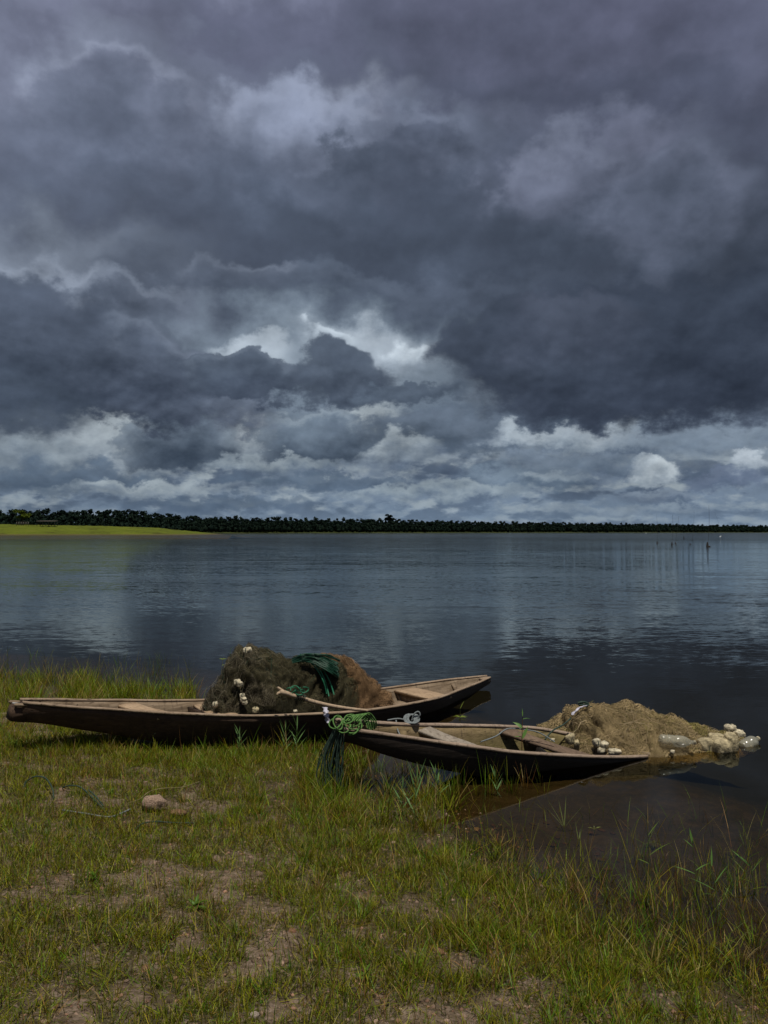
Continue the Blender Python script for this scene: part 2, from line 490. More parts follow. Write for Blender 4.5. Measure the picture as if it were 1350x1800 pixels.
def mat_ground():
    m, t, out = material('soil_and_gravel')
    g = t.new('ShaderNodeNewGeometry').outputs['Position']
    z = t.sep(g)[2]
    n1 = t.noise(g, 1.1, 5, .6).outputs[0]; n2 = t.noise(g, 9, 6, .65).outputs[0]; n3 = t.noise(g, 60, 4, .6).outputs[0]
    c = t.ramp(n2, [(.28, (.050, .034, .020)), (.45, (.105, .074, .046)), (.58, (.165, .120, .080)), (.74, (.27, .205, .150))])
    thick = t.sep(t.new('ShaderNodeAttribute', attribute_name='Col').outputs['Vector'])[0]
    c = t.mix(t.ss(t.m('ADD', thick, t.m('MULTIPLY', t.m('SUBTRACT', n2, .5), .5)), .25, .75, .15, .92), c, t.mix(n2, (.020, .019, .006), (.060, .052, .017)))   # humus and moss under turf, darkened too for shade between blades
    vo = t.new('ShaderNodeTexVoronoi'); t.put(vo.inputs['Vector'], g); vo.inputs['Scale'].default_value = 55
    peb = t.ss(t.sep(vo.outputs['Color'])[0], .55, .95)
    c = t.mix(t.m('MULTIPLY', peb, .45), c, (.27, .20, .155))
    c = t.mix(t.ss(n3, .50, .68, 0, .7), c, (.060, .045, .028))
    c = t.mix(t.ss(t.noise(g, 24, 5, .7).outputs[0], .54, .66, 0, .6), c, (.085, .066, .030))
    # damp near the water, silty brown below it
    damp = t.ss(t.m('ADD', z, t.m('MULTIPLY', t.m('SUBTRACT', n1, .5), .10)), .11, .0)
    c = t.mix(t.m('MULTIPLY', damp, .8), c, t.mix(n2, (.022, .017, .007), (.052, .040, .015)))
    silt = t.ss(t.m('ADD', z, t.m('MULTIPLY', t.m('SUBTRACT', n2, .5), .15)), -.04, -.26)
    c = t.mix(t.m('MULTIPLY', silt, .93), c, (.010, .0125, .009))
    h = t.m('ADD', t.m('MULTIPLY', vo.outputs['Distance'], -.25), t.m('ADD', n2, t.m('MULTIPLY', n3, .8)))
    princ(t, out, c, t.ss(damp, 0, 1, .95, .6), bump(t, h, .018), .25)
    return m
def mat_grass(name, trans=.35, hue=1.0):
    m, t, out = material(name)
    a = t.new('ShaderNodeAttribute', attribute_name='Col')
    d = t.new('ShaderNodeBsdfDiffuse'); tr = t.new('ShaderNodeBsdfTranslucent'); gl = t.new('ShaderNodeBsdfGlossy')
    t.l.new(a.outputs[0], d.inputs[0])
    t.put(tr.inputs[0], t.mix(1.0, a.outputs[0], (1.35, 1.2, .5), 'MULTIPLY'))
    gl.inputs['Roughness'].default_value = .45
    gl.inputs[0].default_value = (.8, .9, .8, 1)
    m1 = t.new('ShaderNodeMixShader'); m1.inputs[0].default_value = trans
    t.l.new(d.outputs[0], m1.inputs[1]); t.l.new(tr.outputs[0], m1.inputs[2])
    m2 = t.new('ShaderNodeMixShader'); m2.inputs[0].default_value = .012
    t.l.new(m1.outputs[0], m2.inputs[1]); t.l.new(gl.outputs[0], m2.inputs[2])
    t.l.new(m2.outputs[0], out.inputs[0])
    return m
def mat_water():
    m, t, out = material('lake_water')
    g = t.new('ShaderNodeNewGeometry').outputs['Position']
    x, y, z = t.sep(g)
    big = t.noise(t.v('MULTIPLY', g, (.012, .030, 0)), 1, 3, .5).outputs[0]       # lanes of breeze and calm
    lane = t.ss(big, .38, .60)
    far = t.ss(y, 5.5, 13.0)
    w1 = t.noise(t.v('MULTIPLY', g, (.50, 2.1, 0)), 1, 4, .55, .4).outputs['Color']
    w2 = t.noise(t.v('MULTIPLY', g, (5.0, 17.0, 0)), 1, 3, .55, .3).outputs['Color']
    w3 = t.noise(t.v('MULTIPLY', g, (.10, .40, 0)), 1, 3, .5).outputs['Color']
    def scl(v_, k):
        nd = t.new('ShaderNodeVectorMath', operation='SCALE'); t.put(nd.inputs[0], v_); t.put(nd.inputs['Scale'], k); return nd.outputs[0]
    half = (.5, .5, .5)
    sl = t.v('ADD', t.v('ADD', scl(t.v('SUBTRACT', w1, half), .065), scl(t.v('SUBTRACT', w2, half), .15)), scl(t.v('SUBTRACT', w3, half), .035))
    amp = t.m('MULTIPLY', far, t.m('ADD', .50, t.m('MULTIPLY', lane, .60)))
    amp = t.m('MULTIPLY', amp, t.m('ADD', t.ss(y, 10, 30, .8, 2.3), t.ss(y, 40, 220, 0.0, 4.5, 'LINEAR')))
    near = t.noise(t.v('MULTIPLY', g, (1.0, 2.2, 0)), 1, 2, .5).outputs['Color']
    sl = t.v('ADD', scl(sl, amp), scl(t.v('SUBTRACT', near, half), .020))
    sx, sy, sz = t.sep(sl)
    nrm = t.v('NORMALIZE', t.comb(t.m('MULTIPLY', sx, .55), sy, 1.0))
    gl = t.new('ShaderNodeBsdfGlossy')
    gl.inputs[0].default_value = (.75, .82, .83, 1)
    t.put(gl.inputs['Roughness'], t.ss(y, 10, 350, .012, .10))
    t.l.new(nrm, gl.inputs['Normal'])
    tr = t.new('ShaderNodeBsdfTransparent'); tr.inputs[0].default_value = (.66, .58, .40, 1)
    fr = t.new('ShaderNodeFresnel'); fr.inputs[0].default_value = 1.333
    t.l.new(nrm, fr.inputs['Normal'])
    mx = t.new('ShaderNodeMixShader')
    # choppy water seen at a low angle mirrors less than a flat sheet does
    t.put(mx.inputs[0], t.m('MULTIPLY', fr.outputs[0], t.ss(y, 12, 220, 1.0, .66)))
    t.l.new(tr.outputs[0], mx.inputs[1]); t.l.new(gl.outputs[0], mx.inputs[2])
    t.l.new(mx.outputs[0], out.inputs[0])
    return m
def mat_bank():
    m, t, out = material('far_bank_grass')
    g = t.new('ShaderNodeNewGeometry').outputs['Position']
    n = t.noise(t.v('MULTIPLY', g, (.045, .11, .5)), 1, 7, .68).outputs[0]
    n2 = t.noise(t.v('MULTIPLY', g, (.5, .5, 2)), 1, 4, .6).outputs[0]
    c = t.ramp(t.m('ADD', t.m('MULTIPLY', n, .75), t.m('MULTIPLY', n2, .25)),
               [(.30, (.040, .036, .010)), (.42, (.060, .070, .009)), (.50, (.080, .100, .010)), (.60, (.098, .118, .012)), (.72, (.115, .100, .026))])
    z = t.sep(g)[2]
    c = t.mix(t.ss(t.m('ADD', z, t.m('MULTIPLY', n2, .8)), 1.15, .55, 0, .9), c, (.085, .065, .035))     # muddy rim at the water
    princ(t, out, c, .95, bump(t, n2, .5), .1)
    return m
def mat_shore():
    m, t, out = material('far_shore_reeds')
    g = t.new('ShaderNodeNewGeometry').outputs['Position']
    n = t.noise(t.v('MULTIPLY', g, (.02, .02, .3)), 1, 5, .6).outputs[0]
    c = t.ramp(n, [(.3, (.020, .028, .008)), (.55, (.036, .046, .012)), (.75, (.060, .068, .020))])
    princ(t, out, c, .95, None, .1)
    return m
def mat_leaf(name, stops, trans=.2):
    m, t, out = material(name)
    g = t.new('ShaderNodeNewGeometry')
    a = t.new('ShaderNodeAttribute', attribute_name='Col')
    n = t.noise(g.outputs['Position'], .35, 3, .6).outputs[0]
    oi = t.new('ShaderNodeObjectInfo').outputs['Random']
    c = t.ramp(t.m('ADD', t.m('MULTIPLY', n, .8), t.m('MULTIPLY', oi, .2)), stops)
    c = t.mix(1.0, c, a.outputs[0], 'MULTIPLY')
    d = t.new('ShaderNodeBsdfDiffuse'); tr = t.new('ShaderNodeBsdfTranslucent')
    t.put(d.inputs[0], c); t.put(tr.inputs[0], c)
    m1 = t.new('ShaderNodeMixShader'); m1.inputs[0].default_value = trans
    t.l.new(d.outputs[0], m1.inputs[1]); t.l.new(tr.outputs[0], m1.inputs[2])
    t.l.new(m1.outputs[0], out.inputs[0])
    return m
def mat_wood(name, stops, stain=None, stain_z=(0, .2), grain=(1.2, 26, 26), rough=.85, stain_amt=.9, cracks=.6):
    """Weathered timber; grain runs along the object's own X."""
    m, t, out = material(name)
    oc = t.new('ShaderNodeTexCoord').outputs['Object']
    v = t.v('MULTIPLY', oc, grain)
    n = t.noise(v, 1.6, 6, .62, .5).outputs[0]
    n2 = t.noise(oc, 3.2, 5, .6).outputs[0]
    n3 = t.noise(t.v('MULTIPLY', oc, (34, 34, 2.2)), 1, 4, .6).outputs[0]     # water runs down the planks
    c = t.ramp(t.m('ADD', t.m('MULTIPLY', n, .62), t.m('MULTIPLY', n2, .38)), stops)
    crack = t.ss(t.noise(t.v('MULTIPLY', oc, (2.0, 60, 60)), 1, 3, .5, .3).outputs[0], .36, .28)
    c = t.mix(t.m('MULTIPLY', crack, cracks), c, (.025, .018, .012))
    c = t.mix(t.ss(n3, .52, .72, 0, .55), c, (.05, .034, .024))
    if stain is not None:
        z = t.sep(t.new('ShaderNodeNewGeometry').outputs['Position'])[2]
        zz = t.m('ADD', z, t.m('MULTIPLY', t.m('SUBTRACT', t.m('ADD', n3, n2), 1.0), .16))
        c = t.mix(t.ss(zz, stain_z[1], stain_z[0], 0, stain_amt), c, stain)
    h = t.m('SUBTRACT', t.m('ADD', n, t.m('MULTIPLY', n3, .2)), t.m('MULTIPLY', crack, .8))
    princ(t, out, c, rough, bump(t, h, .006), .25)
    return m
def mat_net(name, stops, weave=90, tint=1.0):
    m, t, out = material(name)
    g = t.new('ShaderNodeNewGeometry').outputs['Position']
    n = t.noise(g, 5.5, 5, .6, .8).outputs[0]
    n2 = t.noise(g, 45, 4, .65, 1.2).outputs[0]
    q = t.v('ADD', g, t.v('SCALE', t.noise(g, 9, 2, .5).outputs['Color'], None))
    wv = t.new('ShaderNodeTexWave', wave_type='BANDS', bands_direction='DIAGONAL')
    t.put(wv.inputs['Vector'], g); wv.inputs['Scale'].default_value = weave; wv.inputs['Distortion'].default_value = 9
    wv.inputs['Detail'].default_value = 3; wv.inputs['Detail Scale'].default_value = .6
    wx = t.new('ShaderNodeTexWave', wave_type='BANDS', bands_direction='X')
    t.put(wx.inputs['Vector'], t.v('MULTIPLY', g, (1, -1, -1))); wx.inputs['Scale'].default_value = weave; wx.inputs['Distortion'].default_value = 8
    wx.inputs['Detail'].default_value = 3; wx.inputs['Detail Scale'].default_value = .7
    w = t.m('MAXIMUM', wv.outputs['Fac'], wx.outputs['Fac'])
    c = t.ramp(t.m('ADD', t.m('MULTIPLY', n, .6), t.m('MULTIPLY', n2, .4)), stops)
    a = t.new('ShaderNodeAttribute', attribute_name='Col')
    c = t.mix(1.0, c, a.outputs[0], 'MULTIPLY')
    c = t.mix(t.ss(w, .75, .35, 0, .55), c, t.mix(1.0, c, (.35, .35, .35), 'MULTIPLY'))
    h = t.m('ADD', t.m('MULTIPLY', w, .5), t.m('MULTIPLY', n2, .9))
    princ(t, out, c, .9, bump(t, h, .02), .15)
    return m
def mat_simple(name, col, rough=.7, nscale=8, var=.35, spec=.3, bmp=.0, use_col=False):
    m, t, out = material(name)
    oc = t.new('ShaderNodeTexCoord').outputs['Object']
    n = t.noise(oc, nscale, 5, .6).outputs[0]
    f = t.ss(n, .3, .7, 1 - var, 1 + var, 'LINEAR')
    base = t.comb(f, f, f)
    c = t.mix(1.0, col, base, 'MULTIPLY')
    if use_col:
        c = t.mix(1.0, c, t.new('ShaderNodeAttribute', attribute_name='Col').outputs[0], 'MULTIPLY')
    princ(t, out, c, rough, bump(t, n, bmp) if bmp else None, spec)
    return m

M_GROUND = mat_ground(); M_WATER = mat_water(); M_GRASS = mat_grass('grass_blades'); M_BANK = mat_bank(); M_SHORE = mat_shore()
M_FOREST = mat_leaf('forest_leaves_in_shade', [(.3, (.007, .013, .012)), (.55, (.011, .020, .015)), (.8, (.020, .031, .017))], .05)  # leaf colour lowered for cloud shadow and blued for haze
M_LIGHTLEAF = mat_leaf('sunlit_leaves', [(.3, (.05, .075, .012)), (.7, (.10, .13, .02))], .3)
M_BARK = mat_simple('bark', (.05, .042, .034), .9, 3, .4)

# ------------------------------------------------------------------ lie of the land
SHORE = np.array([(-400, 60), (-30, 18), (-7.4, 12), (-5.1, 10.6), (-2.5, 9.75), (-.62, 7.14), (-.25, 6.06), (.30, 5.46), (.70, 4.72), (1.00, 4.14),
                  (1.36, 3.72), (1.75, 3.40), (4, 2.6), (12, -1), (400, -60)], float)
def shore_dist(x, y):
    """Signed distance to the waterline, positive on land."""
    p = np.stack([np.ravel(x), np.ravel(y)], 1)
    best = np.full(len(p), 1e18); sgn = np.ones(len(p))
    for a, b in zip(SHORE[:-1], SHORE[1:]):
        ab = b - a
        t = np.clip(((p - a) @ ab) / (ab @ ab), 0, 1)
        q = a + t[:, None] * ab
        d = ((p - q) ** 2).sum(1)
        cr = ab[0] * (p[:, 1] - a[1]) - ab[1] * (p[:, 0] - a[0])
        upd = d < best - 1e-12
        best = np.where(upd, d, best); sgn = np.where(upd, np.where(cr > 0, -1, 1), sgn)
    return np.sqrt(best) * sgn
def ground_h(x, y, micro=True):
    x = np.ravel(np.asarray(x, float)); y = np.ravel(np.asarray(y, float))
    d = shore_dist(x, y) + (fbm2(x, y, .55, 3, 3.3) - .5) * .7 * np.clip(1 - np.hypot(x, y - 5) / 60, 0, 1)
    land = .085 * np.minimum(d, 4.5) + .02 * np.clip(d - 4.5, 0, 40)
    deep = np.maximum(.058 * d, -.16) + np.clip(.22 * (d + 2.6), -1.9, 0)
    h = np.where(d > 0, land, deep)
    if micro:
        k = np.clip(1 - np.hypot(x, y - 5) / 40, 0, 1)
        # the heavy canoe has pressed its bed into the bank
        q = np.clip(((x + 2.7) * .78 + (y - 6.8) * .62) / 3.6, 0, 1)
        dist = np.hypot(x - (-2.7 + 2.75 * q), y - (6.75 + 1.9 * q))
        h = h - .050 * np.exp(-(dist / .75) ** 2) * np.clip(q * 4, .25, 1)
        h = h + k * ((fbm2(x, y, 1.6, 3, 8.1) - .5) * .05 + (fbm2(x, y, 9, 3, 2.2) - .5) * .022)
    return h

def spaced(lo, hi, step, far_lo, far_hi, grow=1.22):
    c = list(np.arange(lo, hi + step, step))
    s = step
    while c[-1] < far_hi: s *= grow; c.append(c[-1] + s)
    s = step; left = [c[0]]
    while left[-1] > far_lo: s *= grow; left.append(left[-1] - s)
    return np.array(left[:0:-1] + c)
# where the turf is thick and where stony soil is bare
BARE = [(275, 1545, .42, .9), (420, 1490, .26, .8), (520, 1690, .32, .8), (40, 1790, .40, .95), (600, 1760, .24, .7), (150, 1520, .22, .6), (460, 1600, .30, .7), (220, 1690, .3, .5), (95, 1630, .2, .4), (300, 1400, .3, .4)]
BARE = [(unproj(u, v, .2), r, k) for u, v, r, k in BARE]
def cover(P):
    n = fbm2(P[:, 0], P[:, 1], 1.5, 4, 5.5); n5 = fbm2(P[:, 0], P[:, 1], 7.0, 4, 2.9)
    d = np.clip((n * .4 + n5 * .6 - .34) / .20, .10, 1)
    for c, r, k in BARE:
        q = np.hypot(P[:, 0] - c.x, (P[:, 1] - c.y)) / r + (n - .5) * 1.6 + (n5 - .5) * 3.4
        d *= 1 - .62 * k * np.clip(1.35 - q, 0, 1)
    return d
gx = spaced(-4.6, 4.6, .04, -6000, 6000); gy = spaced(1.6, 8.6, .04, -3000, 6000)
GX, GY = np.meshgrid(gx, gy, indexing='ij')
GZ = ground_h(GX, GY)
GC = cover(np.stack([GX.ravel(), GY.ravel()], 1))
g = link('ground', np_mesh('ground', np.stack([GX.ravel(), GY.ravel(), GZ], 1), grid_faces(len(gx), len(gy)), col=GC[:, None].repeat(3, 1)), M_GROUND)
tag(g, 'gravelly brown lake shore sloping into the water', kind='structure')

wx = np.array([-6000, -300, 300, 6000.]); wy = np.array([-30, 60, 600, 6000.])
WX, WY = np.meshgrid(wx, wy, indexing='ij')
w = link('water', np_mesh('water', np.stack([WX.ravel(), WY.ravel(), 0 * WX.ravel()], 1), grid_faces(4, 4), smooth=False), M_WATER)
tag(w, 'dark rippled lake under the storm clouds', kind='structure')

# ------------------------------------------------------------------ far shore, peninsula
AZU = np.array([-1600, -700, 0, 250, 360, 500, 700, 1100, 1350, 1800, 2800, 4200.])
AZD = np.array([330, 430, 520, 600, 800, 880, 1050, 1300, 1450, 1600, 1800, 1900.])
def far_d(u): return np.interp(u, AZU, AZD)
us = np.linspace(-1600, 4200, 420)
rings = [(-14, -2.2), (-1, -.25), (2, .35), (7, .9), (20, 1.3), (60, 1.8), (300, 3), (3000, 8)]
V = []
for u in us:
    D0 = far_d(u) + 14 * (fbm2([u * .02], [0], 1, 3, 4.4)[0] - .5)
    for k, (off, z) in enumerate(rings):
        y = D0 + off
        V.append(((u - 675) / 1413 * y, y, z + (.5 * (fbm2([u * .09], [k * 3.1], 1, 2, 1.4)[0] - .5) if k > 1 else 0)))
fs_ = link('far_shore', np_mesh('far_shore', V, grid_faces(len(us), len(rings))), M_SHORE)
tag(fs_, 'low green shore below the far forest', kind='structure')

px_ = np.concatenate([np.linspace(-700, -330, 40, endpoint=False), np.linspace(-330, -80, 260)])
py_ = np.concatenate([np.linspace(392, 470, 110), np.linspace(474, 540, 16)])
PX, PY = np.meshgrid(px_, py_, indexing='ij')
top = np.interp(PX.ravel(), [-700, -330, -215, -185, -151, -136, -121, -110, -102, -92], [5.9, 5.8, 5.6, 5.3, 4.2, 2.8, 1.3, .2, -.7, -1.5])
front = 404 + np.interp(PX.ravel(), [-700, -215, -97], [-6, 0, 20]) + 5 * (fbm2(PX, PX * 0, .05, 3, 6.1) - .5)
s_ = np.clip((PY.ravel() - front) / 46, -.3, 1)
prof = np.where(s_ > 0, np.sin(np.clip(s_, 0, 1) * math.pi / 2) ** .8, s_ * 4)
pz = np.where(s_ > 0, top * prof, np.minimum(s_ * 8, 0)) + np.where(s_ > .03, 1, 0) * ((fbm2(PX, PY, .09, 4, 9) - .5) * 1.1 + (fbm2(PX, PY, .6, 2, 5) - .5) * .8) * np.clip(top, 0, 2) / 2
pen = link('grassy_peninsula', np_mesh('grassy_peninsula', np.stack([PX.ravel(), PY.ravel(), pz], 1), grid_faces(len(px_), len(py_))), M_BANK)
tag(pen, 'bright green grassy tongue of land across the lake', kind='structure')

# ------------------------------------------------------------------ far forest
def crown_mesh(mb, c, rx, rz, leaf, n, rng, core=True, tint=1.0):
    """A crown: a lumpy core with leaf-clump faces standing out all over it."""
    c = np.asarray(c, float)
    if core:
        Vc, Fc = ICO[2 if n > 40 else 1]
        lump = .62 + .5 * fbm(Vc * 1.7 + rng.random(3) * 50, 3)
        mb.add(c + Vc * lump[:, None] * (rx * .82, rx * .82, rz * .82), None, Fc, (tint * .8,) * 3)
    d = rng.normal(size=(n, 3)); d /= np.linalg.norm(d, axis=1)[:, None]
    d[:, 2] = np.where(d[:, 2] < -.5, -d[:, 2], d[:, 2])
    lump = .62 + .55 * fbm(d * 1.7 + rng.random(3) * 50, 3)
    P = c + d * (lump * (.75 + .4 * rng.random(n)))[:, None] * (rx, rx, rz)
    a = rng.normal(size=(n, 3)); a /= np.linalg.norm(a, axis=1)[:, None]
    b = np.cross(a, rng.normal(size=(n, 3))); b /= np.linalg.norm(b, axis=1)[:, None]
    s = leaf * (.6 + .8 * rng.random((n, 1)))
    V = np.stack([P - a * s, P + b * s * .8, P + a * s, P - b * s * .8], 1).reshape(-1, 3)
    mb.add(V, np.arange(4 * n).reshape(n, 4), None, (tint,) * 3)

TOPU = np.array([-1600, -700, 0, 200, 270, 300, 330, 400, 500, 683, 900, 1100, 1350, 1800, 4200.])
TOPV = np.array([892, 893, 894, 895, 898, 901, 904, 905, 908, 911, 915, 918, 922, 923, 925.])
rf = np.random.default_rng(21)
mbf = MB()
for row_, (back, hk) in enumerate([(10, .62), (18, .8), (30, .93), (46, 1.0), (62, .9)]):
    u = -900.0
    while u < 2500:
        D = far_d(u) + back + rf.normal() * 3
        hgt = 2 + (934 - np.interp(u, TOPU, TOPV)) * (far_d(u) + 45) / 1413 - 1.5
        hh = hgt * hk * (.72 + .34 * rf.random() ** 1.5 + .10 * (fbm2([u * .012], [row_], 1, 2, 3)[0] - .5))
        r = 1.8 + 1.7 * rf.random() ** 1.4
        xx = (u - 675) / 1413 * D
        inview = -60 < u < 1410
        n = 30 if inview else 8
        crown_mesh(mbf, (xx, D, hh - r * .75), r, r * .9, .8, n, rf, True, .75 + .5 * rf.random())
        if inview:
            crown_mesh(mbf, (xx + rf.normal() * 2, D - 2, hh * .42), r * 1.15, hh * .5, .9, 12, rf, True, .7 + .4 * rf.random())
        u += (r * (1.12 if inview else 3.0)) * 1413 / D
tag(mbf.build('far_forest', M_FOREST, smooth=False), 'dark band of forest along the far side of the lake', 'forest', kind='stuff')

def tree_meshes(seed, h, spread, mat_name):
    rg = np.random.default_rng(seed)
    tr = MB()
    tr.tube([(0, 0, -1), (.1, 0, h * .35), (-.1, .1, h * .7), (0, 0, h * .88)], [h * .022, h * .016, h * .011, h * .005], 6)
    cr = MB()
    for k in range(7):
        a = rg.random() * 6.28; q = spread * (.25 + .55 * rg.random())
        z = h * (.66 + .3 * rg.random())
        e = (q * math.cos(a), q * math.sin(a), z)
        tr.tube([(0, 0, h * .55), (e[0] * .5, e[1] * .5, z - h * .10), e], [h * .008, h * .003], 5)
        crown_mesh(cr, e, spread * (.38 + .2 * rg.random()), spread * .30, .55, 60, rg, k % 2 == 0, .8 + .4 * rg.random())
    return tr.mesh('trunk'), cr.mesh('crown', False)
protos = [tree_meshes(s, 17, sp, '') for s, sp in ((1, 4.2), (2, 3.4), (3, 5.0))]
for pm in protos:
    pm[0].materials.append(M_BARK); pm[1].materials.append(M_FOREST)
def place_tree(u, vtop, D, label, group=None, proto=0, wide=1.0, crown_mat=None):
    base = -.2 if D > 600 else .5
    hgt = 2 + (934 - vtop - (3.5 if group else 0)) * D / 1413
    e = empty('tree', ((u - 675) / 1413 * D, D, 1.0), label, 'tree', group, rf.random() * 6.28)
    k = (hgt - 1.0) / 17
    e.scale = (k * wide, k * wide, k)
    link('trunk', protos[proto][0], None, e)
    c = link('crown', protos[proto][1], None, e)
    return e
for i, u in enumerate([22, 74, 108, 148, 206, 231, 254, 277, 300, 346, 378, 412, 452, 481, 522, 563, 612, 648, 722, 766, 803, 846, 884, 921, 962, 1004, 1040, 1076, 1102, 1131, 1162, 1192, 1226, 1272, 1309, 1338]):
    up = [1, 2, 0, 2, 1, 3, 3, 1, 1, 2, 0, 1, 1, 1, 0, 0, 1, 0, 1, 2, 1, 1, 0, 0, 0, 0, 1, 0, 3, 1, 1, 0, 1, 1, 1, 0][i]
    place_tree(u, np.interp(u, TOPU, TOPV) - up, far_d(u) + 42, 'dark tree rising a little above the far forest skyline', 'trees topping the far forest', i % 3, .9)
place_tree(683, 905, far_d(683) + 40, 'tallest round-crowned tree standing clear of the middle of the skyline', None, 2, 1.15)
tl = place_tree(40, 897, 455, 'pale yellow-green tree in front of the dark forest on the green peninsula', None, 2, 1.25)
for ch in tl.children:
    if ch.name.startswith('crown'):
        ch.data = ch.data.copy(); ch.data.materials[0] = M_LIGHTLEAF

# ------------------------------------------------------------------ boats
M_HULL_A = mat_wood('old_boat_planks', [(.25, (.060, .042, .027)), (.42, (.145, .105, .066)), (.58, (.24, .182, .122)), (.78, (.34, .275, .20))], None, cracks=.8)
M_HULL_A_OUT = mat_wood('shaded_wet_boat_side', [(.2, (.024, .015, .010)), (.5, (.064, .039, .024)), (.8, (.13, .080, .050))], (.011, .009, .007), (.04, .34), rough=.8)  # shade of the outer side painted into the wood, plus wet stain low down
M_RAIL_A = mat_wood('worn_gunwale_wood', [(.25, (.095, .066, .043)), (.48, (.24, .176, .118)), (.75, (.41, .325, .235))], None, cracks=.9)
M_HULL_B = mat_wood('mossy_boat_planks', [(.2, (.075, .055, .026)), (.45, (.17, .125, .062)), (.65, (.25, .185, .10)), (.85, (.31, .25, .15))], (.09, .085, .02), (.02, .34), stain_amt=.55)
M_HULL_B_OUT = mat_wood('shaded_boat_side', [(.2, (.010, .007, .006)), (.5, (.022, .016, .012)), (.8, (.055, .038, .028))], (.008, .007, .006), (.02, .40), rough=.75)  # near-black colour paints in the shade on the outer side
M_RAIL_B = mat_wood('grey_gunwale_wood', [(.2, (.13, .095, .07)), (.5, (.27, .205, .15)), (.8, (.42, .335, .26))], None, cracks=.6)
M_SEAT_GREY = mat_wood('grey_thwart_wood', [(.2, (.12, .10, .075)), (.5, (.25, .215, .17)), (.8, (.36, .32, .26))], None, grain=(26, 1.2, 26))
M_SEAT_BROWN = mat_wood('brown_thwart_wood', [(.2, (.06, .040, .026)), (.5, (.13, .090, .060)), (.8, (.22, .16, .11))], None, grain=(26, 1.2, 26))
M_SEAT_A = mat_wood('pale_thwart_wood', [(.2, (.16, .105, .06)), (.5, (.33, .235, .145)), (.8, (.44, .33, .22))], None, grain=(26, 1.2, 26))

def smooth_curve(P, n):
    """n evenly spaced points on a smoothed polyline."""
    P = np.asarray(P, float)
    Q = catmull(P, 400)
    for _ in range(60):
        Q[1:-1] = .5 * Q[1:-1] + .25 * (Q[:-2] + Q[2:])
    s = np.concatenate([[0], np.cumsum(np.linalg.norm(np.diff(Q, axis=0), axis=1))])
    t = np.linspace(0, s[-1], n)
    return np.stack([np.interp(t, s, Q[:, k]) for k in range(3)], 1)

